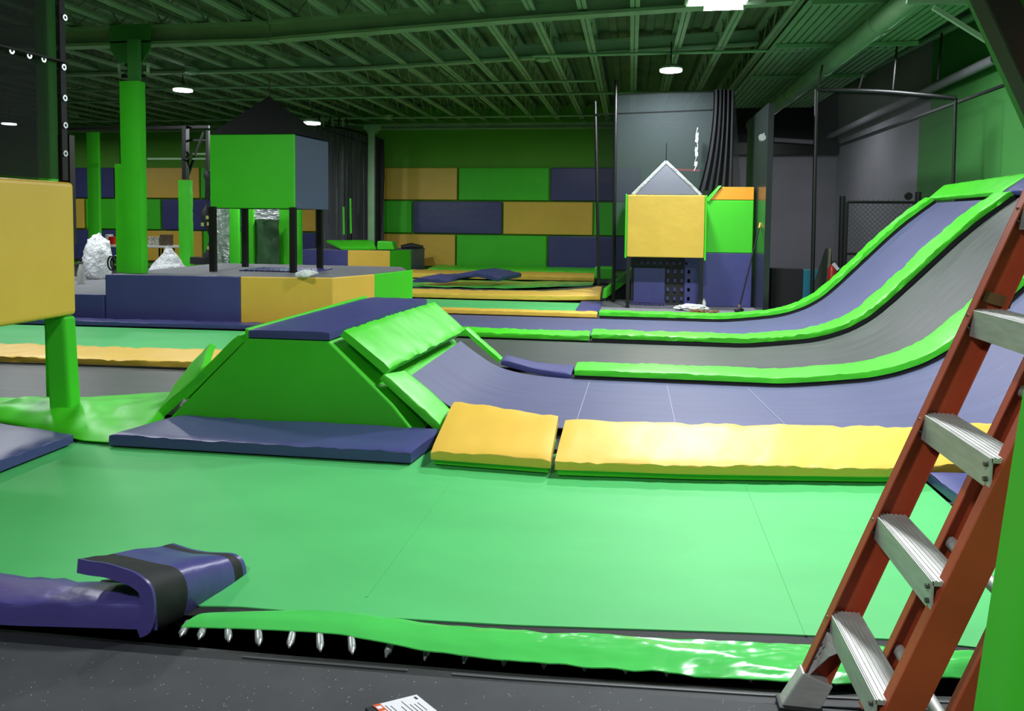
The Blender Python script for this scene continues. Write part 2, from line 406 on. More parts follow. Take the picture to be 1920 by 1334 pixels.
# walkway edge frame: two black ledges
t = thing('edge_frame', 'black steel ledge along the edge of the speckled rubber floor', 'frame', (-.5, 2.26, -.1))
fp = [Pz(x, y, 0) for x, y in [(-300, 1160), (0, 1192), (480, 1237), (960, 1276), (1440, 1307), (2300, 1340)]]
def ledge(y0, y1, z, h, name, m, xa=-5, xb=3, par=None):
    r0 = []; n = 50
    for i in range(n):
        x = xa+(xb-xa)*i/(n-1); y = fy(x, fp)
        r0.append([(x, y+y0, z), (x, y+y1, z), (x, y+y1, z-h), (x, y+y0, z-h)])
    return MB().grid(r0, closed=True, caps=True).build(name, m, par, bevel=.003)
ledge(-.03, .028, -.004, .2, 'outer_rail', BLACKV, par=t)
ledge(.03, .08, -.026, .15, 'inner_rail', BLACKM, par=t)
ledge(.006, .014, .0, .004, 'edge_strip', mat('ledge_highlight', (74, 76, 76), .5), -1.2, -.66, t)  # pale strip paints a highlight line along the ledge
ledge(.006, .014, .0, .004, 'edge_strip', mat('ledge_highlight_b', (92, 94, 94), .5), -.52, 2, t)  # lighter stretch of the same painted highlight
# glossy green skirt over the springs
SB = [(395, 1152), (480, 1149), (567, 1147), (640, 1150), (700, 1157), (825, 1175), (960, 1184), (1200, 1198), (1440, 1211), (1600, 1214), (1820, 1226), (2100, 1236)]
SF = [(340, 1178), (420, 1180), (480, 1182), (580, 1187), (650, 1193), (790, 1222), (960, 1243), (1200, 1262), (1440, 1278), (1560, 1285), (1760, 1274), (2000, 1270)]
A = [Pz(x, y, -.002) for x, y in SF]; B = [Pz(x, y, .006) for x, y in SB]
An = smoothline(A, 110, 1); Bn = smoothline(B, 110, 1); rows = []
for i in range(110):
    r_ = []
    for j in range(14):
        u = j/13; p = An[i].lerp(Bn[i], u); q = V((p.x*6, p.y*16, 3))
        amp = .012*min(1, max(.15, (p.x+1.2)/1.0))
        hz = (.5*noise.noise(q)+.5*noise.noise(q*2.3)+.35*abs(noise.noise(V((p.x*9+p.y*22, p.y*10, 1)))))*amp
        r_.append(p+V((0, 0, .014*math.sin(PI*min(1, u*1.0))+hz+.005)))
    rows.append(r_)
tag(MB().grid([a+[q-V((0, 0, .004)) for q in a][::-1] for a in rows], closed=True, caps=True).build('spring_cover', GREENGLOSS, smooth=True), 'crumpled glossy green vinyl strip lying over the springs at the front', 'cover')

def skirt(par, A, B, m=None, h=.033):
    A = resample(A, 40); B = resample(B, 40); rows = []
    for a, b_ in zip(A, B): rows.append([V((a.x, a.y, a.z-.004)), V((b_.x, b_.y, a.z-.004)), V((b_.x, b_.y, a.z+h)), V((a.x, a.y, a.z+h))])
    return MB().grid(rows, closed=True, caps=True).build('pad_base', m or GREEN, par)
# --- front row of pads behind the near bed
def q4(z, *pts): return [Pz(x, y, z) for x, y in pts]
mkpad('floor_pad', [V((-3.12, 4.22, 0)), V((-1.22, 4.22, 0))], [V((-2.99, 4.735, 0)), V((-1.16, 4.735, 0))], NAVY, 'long navy pad along the foot of the green trapezoid mound', th=.068, wr=.008, seed=1)
o = mkpad('floor_pad', [Pz(808, 872, 0), Pz(1032, 889, 0)], [Pz(852, 775, .09), Pz(1047, 805, .09)], YEL, 'short yellow pad wedged between the navy pad and the long yellow pad', th=.06, wr=.012, lift=.032, seed=2)
skirt(o, [Pz(814, 869, 0), Pz(1028, 886, 0)], [Pz(854, 778, .09), Pz(1043, 807, .09)])

o = mkpad('floor_pad', [Pz(1040, 892, 0), Pz(1300, 901, 0), Pz(1660, 906, 0), Pz(1812, 896, 0)], [Pz(1060, 811, .09), Pz(1300, 820, .09), Pz(1690, 826, .09), Pz(1858, 815, .09)], YEL, 'long yellow pad at the edge of the navy lane, passing behind the ladder', th=.06, wr=.014, lift=.034, seed=3)
skirt(o, [Pz(1046, 890, 0), Pz(1300, 898, 0), Pz(1660, 903, 0), Pz(1806, 893, 0)], [Pz(1064, 814, .09), Pz(1300, 823, .09), Pz(1690, 828, .09), Pz(1850, 817, .09)])
LANEX = [(-.5, 0), (1.3, 0), (1.6, .03), (2.0, .08), (2.2, .13), (2.43, .22), (2.65, .36), (2.86, .56), (3.07, .78), (3.28, 1.0), (3.48, 1.21), (3.7, 1.42), (3.93, 1.61), (4.05, 1.70)]
# --- left foreground pad and drape
mkpad('floor_pad', [V((-3.37, 2.95, 0)), V((-3.36, 4.22, 0))], [V((-4.9, 2.95, 0)), V((-4.35, 4.43, 0))], NAVY, 'navy pad at the left edge of the green bed below the green post', th=.062, wr=.01, seed=4)
Ad = [Pz(x, y, .01) for x, y in [(-260, 770), (0, 792), (60, 803), (155, 826), (262, 834), (270, 830), (304, 797)]]
Bd = [Pz(x, y, .04) for x, y in [(-260, 740), (0, 750), (90, 748), (170, 747), (236, 742), (325, 736), (352, 712)]]
Ad = resample(Ad, 60); Bd = resample(Bd, 60); rows = []
for i in range(60):
    r_ = []
    for j in range(26):
        u = j/25; p = Ad[i].lerp(Bd[i], u); q = V((p.x*3.2, p.y*3.2, 2))
        h = .05*math.sin(PI*u)**.6+.055*abs(noise.noise(q))*math.sin(PI*u)+.018*noise.noise(q*2.4)*math.sin(PI*u)
        r_.append(V((p.x, p.y, .012+h+.03*u)))
    rows.append(r_)
tag(MB().grid([a+[q-V((0, 0, .006)) for q in a][::-1] for a in rows], closed=True, caps=True).build('vinyl_drape', GREEN, smooth=True), 'loose rumpled green vinyl sheet around the foot of the green post', 'cover')

# --- trapezoid mound
t = thing('padded_mound', 'green trapezoid padded mound with a navy top pad in the middle of the court', 'padded mound', (-2.15, 5.85, 0))
yf, yb = 4.76, 6.95
MB().prism([(-3.10, yf, .0), (-1.33, yf, .0), (-1.50, yf, .20), (-1.93, yf, .60), (-2.49, yf, .60)], (0, yb-yf, 0)).build('body', GREENM, t, bevel=.012)
pad([V((-2.48, yf-.01, .606)), V((-1.92, yf-.01, .606))], [V((-2.42, yb, .606)), V((-1.86, yb, .606))], th=.055, wr=.004, lift=.001, seed=5).build('top_pad', NAVY, t, smooth=True)
MB().bar((-2.50, yf, .63), (-2.45, yb, .64), .03, .07).build('edge_strip', GREEN, t, bevel=.01)
def onslope(x, off=0):  # right slope surface
    return V((x, 0, .62-(x+1.92)*(.585/.72)+off))
def SP3(x, y, o=0): p = onslope(x, o); p.y = y; return p
# upper flap pad and lower pad on the right slope

A = [SP3(-1.59, 4.80), SP3(-1.54, 6.92)]; B = [SP3(-1.895, 4.79), SP3(-1.85, 6.93)]
pad(A, B, th=.055, wr=.012, lift=.045, seed=6).build('slope_pad', GREEN, t, smooth=True)
A = [SP3(-1.60, 4.78, -.01), SP3(-1.215, 4.78, -.025)]; B = [SP3(-1.55, 5.12, -.01), SP3(-1.17, 5.12, -.02)]
pad(A, B, th=.055, wr=.008, lift=.012, seed=8).build('slope_pad', GREEN, t, smooth=True)
A = [Py(868, 622, 6.97), Py(900, 652, 6.97), Py(934, 681, 6.97)]; B = [p+V((0, .13, .0)) for p in A]
pad(A, B, th=.04, wr=.006, lift=.004, seed=9).build('edge_pad', GREEN, t, smooth=True)
# left slope pads
def SL(x, y, o=0): return V((x, y, .60-(-x-2.49)*(.60/.62)+o))
pad([SL(-2.96, 4.80), SL(-2.53, 4.80)], [SL(-2.93, 5.2), SL(-2.50, 5.2)], th=.07, wr=.008, lift=.012, seed=10).build('slope_pad', GREEN, t, smooth=True)
pad([Py(386, 706, 4.8), Py(345, 748, 4.8), Py(306, 784, 4.8)], [Py(404, 650, 5.5), Py(366, 692, 5.5), Py(336, 735, 5.4)], th=.06, wr=.02, lift=.0, seed=11, sm=1).build('drooping_pad', GREEN, t, smooth=True)

# --- lanes: deck base, beds, dividing pads
def lane(y0, y1, name, m, label, off=.0, left=None, seams=(), x0=-1.0):
    prof = (left or [(x0, 0)])+LANEX
    A = [V((x, y0, z+off)) for x, z in prof]; B = [V((x, y1, z+off)) for x, z in prof]
    t = thing(name, label, 'trampoline', (1.0, (y0+y1)/2, -.05))
    sheet(A, B, 90, 10, .008).build('bed', m, t, smooth=True)
    for xa, xb in seams:
        MB().bar((xa, y0+.1, off+.002+prof_z(xa)), (xb, y1-.1, off+.002+prof_z(xb)), .008, .002).build('seam', SEAM, t)
    return t
SEAM = mat('pale_stitching', (128, 130, 160), .6)
def prof_z(x):
    for a, b_ in zip(LANEX, LANEX[1:]):
        if a[0] <= x <= b_[0]: return a[1]+(b_[1]-a[1])*(x-a[0])/(b_[0]-a[0])
    return 0
LEFTA = [(-1.50, .305), (-1.40, .23), (-1.18, .085), (-.95, .03), (-.7, .008)]
lane(5.15, 6.78, 'navy_trampoline', BNAVY, 'navy trampoline lane curving up at both ends behind the yellow pads', off=.0, left=LEFTA, seams=((-.62, -.66), (-.35, -.33), (.33, .33), (1.1, 1.0)))
lane(7.25, 8.93, 'black_trampoline', BBLACK, 'black trampoline lane curving up the ramp between two green pads', off=-.01, x0=-3.0)
lane(9.5, 11.15, 'navy_trampoline', BNAVY, 'far navy trampoline lane curving up to the green cap pad', off=-.01, x0=-3.6)
# black supporting deck under the lanes
prof = [(-2.9, -.05), (1.3, -.05)]+[(x+.03, z-.06) for x, z in LANEX[2:]]
t = thing('ramp_structure', 'black structure carrying the curved trampoline ramps', 'frame', (2, 8, -.11))
A = [V((x, 7.0, z)) for x, z in prof]; B = [V((x, 11.55, z)) for x, z in prof]
sheet(A, B, 80, 3, .01).build('deck', BLACKV, t, smooth=True)
prof2 = [(x+.03, z-.06) for x, z in LANEX[0:]]
A = [V((x, 4.85, z)) for x, z in prof2]; B = [V((x, 6.95, z)) for x, z in prof2]
sheet(A, B, 60, 3, .01).build('deck', BLACKV, t, smooth=True)
for y in (4.9, 7.0, 9.2, 11.5):
    for x, z in ((3.0, .6), (3.6, 1.2), (3.95, 1.5)): MB().bar((x+.05, y, -.11), (x+.05, y, z), .05, .05).build('leg', BLACKM, t)
    MB().bar((2.2, y, -.08), (4.0, y, -.08), .05, .05).build('foot_rail', BLACKM, t)
def strip(y0, y1, xs, m, label, th=.055, wr=.006, seed=0, extra=None, off=0.0):
    prof = [(xs[0], prof_z(xs[0]))]+[p for p in LANEX if xs[0] < p[0] < xs[1]]+([(xs[1], prof_z(xs[1]))] if xs[1] < 3.9 else [LANEX[-1]])
    A = [V((x, y0, z+off)) for x, z in prof]; B = [V((x, y1, z+off)) for x, z in prof]
    o = mkpad('lane_pad', A, B, m, label, cat='pad', th=th, wr=wr, seed=seed, lift=.03)
    I = V((0, .012, 0)); rows = []
    for a, b_ in zip(resample([p+I for p in A], 60), resample([p-I for p in B], 60)): rows.append([a+V((.012, 0, -.02)), b_+V((.012, 0, -.02)), b_+V((0, 0, .03)), a+V((0, 0, .03))])
    MB().grid(rows, closed=True, caps=True).build('pad_base', BLACKV, o)  # black strip imitates the band of shadow beneath the pad
    return o
strip(6.80, 7.22, (-.47, 3.93), GREEN, 'bright green pad between the near navy lane and the black lane', th=.055, wr=.009, seed=21)
mkpad('lane_pad', [V((-1.15, 6.90, .075)), V((-.9, 6.88, .02)), V((-.7, 6.85, -.005)), V((-.50, 6.80, -.01))], [V((-1.15, 7.18, .075)), V((-.9, 7.18, .02)), V((-.7, 7.18, .0)), V((-.50, 7.18, -.0))], NAVY, 'small navy pad touching the end of the bright green lane pad', th=.05, wr=.006, seed=22)
strip(9.00, 9.40, (-.43, 3.93), GREEN, 'wavy green pad climbing the ramp between black lane and far navy lane', th=.06, wr=.016, seed=23)
mkpad('lane_pad', [V((-2.3, 9.0, 0)), V((-.46, 9.0, 0))], [V((-2.3, 9.40, 0)), V((-.46, 9.40, 0))], GREEN, 'green pad from the mound to the start of the wavy ramp pad', th=.06, wr=.012, seed=24)
strip(11.18, 11.45, (-.43, 3.93), GREEN, 'farthest green pad edging the far navy lane up the ramp', th=.06, wr=.016, seed=25)
mkpad('lane_pad', [V((-3.2, 11.18, 0)), V((-.46, 11.18, 0))], [V((-3.2, 11.46, 0)), V((-.46, 11.46, 0))], YEL, 'yellow pad in line with the farthest green ramp pad', th=.06, wr=.008, seed=26)
# hanging fabric under the near green pad
A = [V((x, 6.79, z-.012)) for x, z in [(0.6, 0)]+LANEX[1:]]; B = [V((x, 6.72, z-.055)) for x, z in [(0.6, .045)]+LANEX[1:]]
# ramp top caps
A = [V((4.075, 9.3, 1.73)), V((4.10, 11.5, 1.72))]; B = [V((4.36, 9.3, 1.94)), V((4.30, 11.5, 1.91))]
mkpad('cap_pad', A, B, GREEN, 'green cap pad at the top of the far navy ramp', th=.05, wr=.006, seed=27)
A = [V((4.06, 7.1, 1.72)), V((4.06, 9.26, 1.72))]; B = [V((4.36, 7.1, 1.94)), V((4.36, 9.26, 1.94))]
mkpad('cap_pad', A, B, NAVY, 'navy cap pad at the top of the black ramp beside the ladder', th=.05, wr=.006, seed=28)
t = thing('ramp_landing', 'green padded landing between the ramp tops and the wall', 'platform', (4.6, 9, -.1))
MB().box((4.40, 5.0, 1.80), (4.93, 11.5, 1.9)).build('landing_top', GREENM, t, bevel=.02)
MB().box((4.40, 5.0, -.1), (4.46, 11.5, 1.78)).build('landing_side', BLACKV, t)

# --- left courts
def flatbed(name, pts, m, label, z=-.01, th=.008):
    a = [Pz(x, y, z) for x, y in pts]
    return tag(MB().prism([V((p.x, p.y, z-th)) for p in a], (0, 0, th)).build(name, m), label, 'trampoline')
tag(MB().prism([(-9, 5.0, -.02), (-3.15, 5.0, -.02), (-2.95, 5.7, -.02), (-2.95, 6.52, -.02), (-9, 6.42, -.02)], (0, 0, .01)).build('black_trampoline', BBLACK), 'black trampoline bed on the left between yellow pad and green drape', 'trampoline')
mkpad('floor_pad', [V((-9, 6.42, 0)), V((-5.9, 6.46, 0)), V((-2.9, 6.62, 0))], [V((-9, 7.08, 0)), V((-6.4, 7.12, 0)), V((-2.9, 7.28, 0))], YEL, 'long yellow pad on the left behind the green post', th=.06, wr=.012, seed=31)
tag(MB().prism([(-10, 7.1, -.02), (-3.0, 7.3, -.02), (-3.0, 8.95, -.02), (-10, 8.72, -.02)], (0, 0, .01)).build('green_trampoline', BGREEN), 'green trampoline bed on the left in front of the navy platform', 'trampoline')
mkpad('floor_pad', [V((-10, 8.70, 0)), V((-3.6, 9.02, 0))], [V((-10, 8.98, 0)), V((-3.6, 9.32, 0))], NAVY, 'narrow navy pad at the foot of the navy and yellow platform', th=.055, wr=.008, seed=32)

# --- back court
tag(MB().prism([(-4.4, 11.5, -.03), (-.75, 11.5, -.03), (-.75, 13.3, -.03), (-5.4, 13.3, -.03)], (0, 0, .012)).build('green_trampoline', BGREEN), 'narrow green trampoline bed between two yellow pads at the back', 'trampoline')
mkpad('floor_pad', [V((-.80, 11.55, 0)), V((-.80, 13.0, 0))], [V((-.45, 11.55, 0)), V((-.45, 13.0, 0))], NAVY, 'small navy pad at the end of the two far yellow pads', th=.05, wr=.004, seed=33)
bx = [(-4.35, .0), (-2.5, .0), (-1.5, .02), (-1.0, .06), (-.5, .13)]
mkpad('floor_pad', [V((x, 13.35, z*.3)) for x, z in bx], [V((x, 14.2, z)) for x, z in bx], YEL, 'yellow pad at the back curling up towards the net pole', th=.08, wr=.01, seed=34)

tag(sheet([V((-5.2, 14.25, -.02)), V((-2, 14.25, -.02)), V((-.6, 14.3, .1))], [V((-5.4, 15.5, -.02)), V((-2, 15.5, -.02)), V((-.6, 15.5, .1))], 30, 4, .01).build('black_trampoline', BBLACK, smooth=True), 'thin strip of black bed behind the curling yellow pad', 'trampoline')
tag(sheet([V((-5.2, 15.65, .0)), V((-2.5, 15.65, .0)), V((-.75, 15.7, .1))], [V((-5.4, 17.8, -.02)), V((-2.5, 17.8, -.02)), V((-.8, 17.8, -.0))], 40, 10, .01, bump=.02).build('green_trampoline', GREENGLOSS, smooth=True), 'shiny rumpled green bed under the folded navy mat at the back', 'trampoline')
mkpad('floor_pad', [V((-5.3, 17.85, 0)), V((-.82, 17.95, 0))], [V((-5.6, 19.4, 0)), V((-.85, 19.4, 0))], YEL, 'farthest yellow pad in front of the far wall pads', th=.1, wr=.016, seed=35)
mkpad('floor_pad', [V((-5.2, 19.5, 0)), V((-.8, 19.5, 0))], [V((-5.4, 21.2, 0)), V((-.8, 21.2, 0))], GREEN, 'green pad along the foot of the far wall pads', th=.12, wr=.012, seed=36)
# folded navy mat
fo = [(0.0, .02), (.5, .04), (1.0, .0), (1.3, .06), (1.6, .26), (2.1, .32), (2.6, .22), (2.9, .10)]
xa = Py(795, 520, 16.6).x
A = [V((xa+x*.60, 15.75+.1*x, z*.45+.05)) for x, z in fo]; B = [V((xa+.3+x*.62, 17.1, z*.5+.07)) for x, z in fo]
mkpad('folded_mat', A, B, NAVY, 'dark navy mat folded over itself on the far green bed', cat='mat', th=.09, wr=.03, seed=37)
# raised padded rail at the right end of the back court
t = thing('side_barrier', 'green padded barrier rising at the end of the back court beside the net', 'barrier', (-.5, 14, 0))
MB().prism([Py(1129, 560, 13.4), Py(1131, 542, 13.4), Py(1218, 472, 14.6), Py(1218, 492, 14.6)], (.07, .03, 0)).build('barrier_panel', GREEN, t, bevel=.01)
MB().prism([Py(1134, 558, 13.6), Py(1200, 500, 14.5), Py(1200, 575, 14.5), Py(1140, 572, 13.6)], (.05, .02, 0)).build('dark_side', BLACKV, t)
o = MB().box((Py(1115, 520, 18.5).x, 18.3, .02), (Py(1152, 520, 18.5).x, 18.9, .30)).build('padded_block', GREENM, bevel=.03); tag(o, 'small green padded block behind the first net pole', 'padded block')
o = MB().box((Py(733, 550, 13.2).x, 13.1, -.02), (Py(747, 550, 13.2).x, 13.5, .10)).build('padded_block', GREENM, bevel=.02); tag(o, 'small green padded block at the corner of the green platform panel', 'padded block')

# ================================================================== FOREGROUND THINGS
# --- folded purple pad
def loft(front, back, Yf, Yb, n=30, nu=10, th=.03, u0=0, u1=1, seed=0, wr=.006):
    a = smoothline([Py(x, y, Yf) for x, y in front], n, 3); b_ = smoothline([Py(x, y, Yb) for x, y in back], n, 3)
    rows = []; ctr = sum(a, V())/n
    for i in range(n):
        r_ = []
        for j in range(nu):
            u = u0+(u1-u0)*j/(nu-1); p = a[i].lerp(b_[i], u)
            d = (a[min(i+1, n-1)]-a[max(i-1, 0)]).normalized(); nr = V((d.z, 0, -d.x))
            p = p+nr*wr*(noise.noise(p*7)+.5*noise.noise(p*16)); r_.append((p, nr))
        rows.append([p for p, _ in r_]+[p-nr*th for p, nr in r_][::-1])
    return MB().grid(rows, closed=True, caps=True)
fr_ = [(262, 1196), (280, 1193), (288, 1172), (289, 1125), (280, 1095), (256, 1075), (205, 1060), (146, 1048)]
bk_ = [(405, 1148), (438, 1137), (460, 1108), (463, 1075), (459, 1047), (438, 1036), (375, 1033), (325, 1020)]
t = thing('folded_pad', 'purple vinyl pad with black edge bands folded back over itself at the near left', 'pad', tuple(Py(370, 1190, 2.5)))
loft(fr_, bk_, 2.30, 2.80, u0=.325, u1=.86, th=.05).build('vinyl_cover', PURP, t, smooth=True)
loft(fr_, bk_, 2.30, 2.80, u0=.025, u1=.328, th=.051).build('edge_band', BLACK, t, smooth=True)
loft(fr_, bk_, 2.30, 2.80, u0=.855, u1=.96, th=.056).build('edge_band', BLACK, t, smooth=True)
loft(fr_, bk_, 2.30, 2.80, u0=0, u1=.024, th=.05).build('side_trim', PURP, t, smooth=True)
loft(fr_, bk_, 2.30, 2.80, u0=.96, u1=1.0, th=.055).build('side_trim', PURP, t, smooth=True)
A = [Pz(-420, 1155, 0), Pz(0, 1190, 0), Pz(150, 1194, 0), Pz(285, 1199, 0)]; B = [Pz(-420, 1072, .08), Pz(0, 1083, .08), Pz(190, 1098, .08), Pz(262, 1112, .06)]
pad([a+V((0, .03, 0)) for a in A], [V((b_.x, b_.y, 0)) for b_ in B], th=.085, wr=.014, seed=41, lift=.014).build('flat_length', PURP, t, smooth=True)
MB().prism([Py(188, 1090, 2.6), Py(285, 1082, 2.6), Py(352, 1100, 2.6), Py(352, 1158, 2.6), Py(215, 1158, 2.6)], (0, .01, 0)).build('inner_lining', BLACKV, t)
# --- near left tower: yellow padded box on green post
t = thing('padded_tower', 'yellow padded box on a green post at the left edge of the picture', 'padded tower', (-3.9, 4.4, 0))
MB().box((-4.9, 3.0, .715), (-3.77, 4.80, 1.625)).build('yellow_panel', YEL, t, bevel=.03, seg=3)
pp = [Pz(92, 781, .02), Pz(132, 781, .02), Pz(155, 775, .02)]
a, b_, c_ = [V((p.x, p.y, .0)) for p in pp]; d_ = a+(c_-b_)
MB().prism([a, b_, c_, d_], (-.01, -.03, .712)).build('post', GREENM, t, bevel=.02, seg=3)
MB().box((-3.90, 4.81, 1.2), (-3.81, 4.86, 1.95)).build('back_post', BLACKM, t)
# netting above it
t = thing('safety_net', 'black safety net with silver eyelets above the yellow padded box', 'net', (-3.5, 4, 1.6))
MB().box((-3.80, 3.0, 1.64), (-3.797, 4.76, 4.3)).build('mesh', NETD, t)
s0 = Py(120, 335, 4.72); s1 = Py(120, -30, 4.72)
MB().bar((-3.775, 4.715, 1.635), (-3.775, 4.715, 3.6), .05, .012, up=(1, 0, 0)).build('edge_webbing', BLACK, t)
MB().bar(Px(-60, 72, -3.775), Px(122, 118, -3.775), .07, .01).build('cross_webbing', BLACK, t)
ZM = mat('eyelet_metal', (225, 230, 235), .3, metal=.6)
def eyelet(px, py):
    p = Px(px, py, -3.762); mb = MB(); k = 14; r0, r1 = .010, .021
    ring = [[p+V((0, math.cos(2*PI*j/k)*r, math.sin(2*PI*j/k)*r))+V((dx, 0, 0)) for j in range(k)] for r, dx in ((r0, 0), (r0, .006), (r1, .006), (r1, 0))]
    mb.grid(ring+[ring[0]], closed=True); return mb.build('eyelet', ZM, t, smooth=True)
for p in [(121, 33), (119, 126), (121, 184), (122, 235), (122, 288), (21, 95), (54, 104), (81, 111)]: eyelet(*p)
t = thing('padded_column', 'green padded column dimly seen through the black net at the top left', 'column', (-4.2, 5.3, 0))
MB().box((Py(66, 200, 5.2).x, 5.2, 1.64), (Py(110, 200, 5.3).x, 5.3, 4.2)).build('column_pad', GREENM, t, bevel=.02)
MB().box((Py(66, 200, 5.2).x+.02, 5.22, -.12), (Py(110, 200, 5.3).x-.02, 5.28, 1.63)).build('column_core', GREENM, t)
DARKB = mat('dull_rivet', (92, 90, 86), .4, metal=.6)
# --- stepladder (folded, leaning to the right)
t = thing('stepladder', 'orange fibreglass stepladder with aluminium steps standing on the rubber floor', 'ladder', (.75, 2.08, 0))
LD = V((.385, 0, 1)).normalized(); LX = V((1, 0, -.385)).normalized()
def lp(x0, y, z): return V((x0+.385*z, y, z))
def channel(x0, y, side, z0, z1, w=.078, fl=.034, th=.004, name='front_rail', dx=0):
    """side=+1: web on the far side, flanges towards the camera"""
    a = lp(x0, y, z0); q = lp(x0, y, z1); mb = MB(); s = side
    def slab(u0, u1, v0, v1):
        P_ = [p+LX*u+V((0, v, 0)) for p in (a, q) for u, v in ((u0, v0), (u1, v0), (u1, v1), (u0, v1))]
        mb.hexa(P_)
    slab(0, w, 0, s*th); slab(0, th, 0, -s*fl); slab(w-th, w, 0, -s*fl)
    return mb.build(name, RED, t, bevel=.001)
channel(.472, 2.285, 1, .03, 2.42)
channel(.498, 1.848, -1, .03, 2.42)
channel(.658, 2.265, 1, .03, 2.35, w=.06, fl=.028, name='rear_rail')
channel(.67, 1.895, -1, .03, 2.35, w=.06, fl=.028, name='rear_rail')
for k in range(8):
    z = .29+.293*k; a = lp(.474, 0, z); y0, y1 = 1.856, 2.276
    mb = MB(); Lx = .082
    mb.box((a.x, y0, z-.012), (a.x+Lx, y1, z)); mb.box((a.x-.002, y0, z-.074), (a.x+.004, y1, z)); mb.box((a.x+Lx-.004, y0, z-.035), (a.x+Lx, y1, z))
    for j in range(7): mb.box((a.x+.006+j*.0115, y0, z), (a.x+.011+j*.0115, y1, z+.0022))
    s_ = mb.build('step', ALU, t, bevel=.0015)
    for yy in (y0+.014, y1-.006):
        for zz in (z-.018, z-.052): MB().tube([(a.x-.010, yy, zz), (a.x-.001, yy, zz)], .006, 8).build('bolt', DARKB, s_)
for k, z in enumerate((.2, .52, .95, 1.4, 1.85, 2.25)):
    MB().tube([lp(.692, 1.90, z), lp(.692, 2.26, z)], .017, 14).build('brace_tube', ALU, t, smooth=True)
for y, s in ((2.262, 1), (1.87, -1)):   # curved gussets below the bottom step
    pts = []
    for i in range(9):
        u = i/8; pts.append((lp(.48, y, .06+.19*u).x+.004, .06+.19*u, ))
    outer = [V((lp(.482, y, z).x, y, z)) for z in (.08, .15, .235)]
    inner = [V((lp(.482, y, .235).x+.05, y-.075*s, .235)), V((lp(.482, y, .2).x+.012, y-.045*s, .185)), V((lp(.482, y, .14).x+.008, y-.014*s, .13))]
    g = MB().prism(outer+inner, (.003, 0, 0)).build('gusset', ALU, t)
    for j in range(4):
        p = V((lp(.478, y, .13+.02*j).x-.0015+.004, y-(.006+.006*j)*s, .14+.02*j)); MB().bar(p, p+V((.004, -.004*s, .012)), .0012, .003).build('ink_mark', INK, g)
for y, s in ((2.285, 1), (1.848, -1)):
    for x0, w in ((.466, .09),):
        a = lp(x0, y, .0); b2 = lp(x0, y, .115)
        P_ = [p+LX*u+V((0, v, 0)) for p in (a, b2) for u, v in ((0, s*.008), (w, s*.008), (w, -s*.04), (0, -s*.04))]
        for i_, p_ in enumerate(P_):
            if i_ < 4: P_[i_] = V((p_.x+(-.012 if i_ in (0, 3) else .012), p_.y, .012))
        MB().hexa(P_).build('shoe', ALU, t, bevel=.004)
        MB().box((a.x-.02, y-s*.05, .001), (a.x+w+.012, y+s*.014, .013)).build('rubber_foot', BLACKV, t, bevel=.003)
MB().box((lp(.47, 0, 2.42).x-.03, 1.86, 2.42), (lp(.47, 0, 2.42).x+.3, 2.30, 2.45)).build('top_cap', ALU, t, bevel=.006)
# spreader label strip on the far rail
p = Py(1845, 555, 2.275); MB().bar(p, Py(1896, 570, 2.275), .003, .03).build('spreader_bar', mat('dull_tape', (110, 84, 48), .6), t)
# --- navy pad right of the near bed (behind ladder)
mkpad('floor_pad', [V((1.66, 2.75, 0)), V((1.62, 4.44, 0))], [V((2.3, 2.75, 0)), V((2.3, 4.44, 0))], NAVY, 'navy pad along the right side of the near green bed behind the ladder', th=.06, wr=.006, seed=44)
# --- green padded column at the right edge
t = thing('padded_column', 'green padded column at the right edge in front of the ladder', 'column', (.87, 1.42, 0))
pts = []
mbc = MB(); rows = []
for i in range(34):
    z = 2.4*i/33; r_ = []
    for j in range(40):
        a = 2*PI*j/40; rr = .165+.004*noise.noise(V((math.cos(a)*2, math.sin(a)*2, z*1.5)))+.003*math.sin(a*3+z*2)
        ca, sa = math.cos(a), math.sin(a); k_ = 1/max(abs(ca), abs(sa)); k_ = 1+(k_-1)*.75
        r_.append((.79+ca*rr*k_+.095*z, 1.42+sa*rr*k_, z+.001))
    rows.append(r_)
mbc.grid(rows, closed=True, caps=True).build('column_pad', GREENM, t, smooth=True)

# --- black beam at the top right
t = thing('support_beam', 'black steel beam slanting down through the top right corner', 'beam', tuple(Py(1900, 60, 2.5)))
MB().bar(Py(1838, -55, 2.5), Py(1975, 235, 2.5), .085, .085, up=(0, 1, 0)).build('beam_body', BLACKM, t, bevel=.004)
MB().bar(Py(1800, -60, 2.56), Py(1945, 262, 2.56), .03, .03, up=(0, 1, 0)).build('green_edge_strip', GREENW2, t)
# --- card on the floor
t = thing('printed_card', 'white printed card with an orange strip lying on the speckled rubber floor', 'card', tuple(Pz(750, 1325, 0)))
c0, c1, c2 = Pz(781, 1303, .014), Pz(811, 1327, .014), Pz(692, 1325, .014); ux = (c2-c0); uy = (c1-c0)
def cq(u0, u1, v0, v1, z): return [V((*(c0+ux*u+uy*v).xy, z)) for u, v in ((u0, v0), (u1, v0), (u1, v1), (u0, v1))]
MB().prism(cq(0, 1.08, 0, 1.9, .001), (0, 0, .0115)).build('backing', BLACKV, t)
MB().prism(cq(.0, .88, .0, 1.88, .0126), (0, 0, .0015)).build('face', WHITE, t, bevel=.0004)
MB().prism(cq(.78, .93, .0, 1.88, .0142), (0, 0, .0006)).build('orange_strip', ORANGE, t)
for i in range(5):
    v = .15+i*.35; MB().prism(cq(.81, .91, v, v+.18, .0149), (0, 0, .0003)).build('white_letter', WHITE, t)
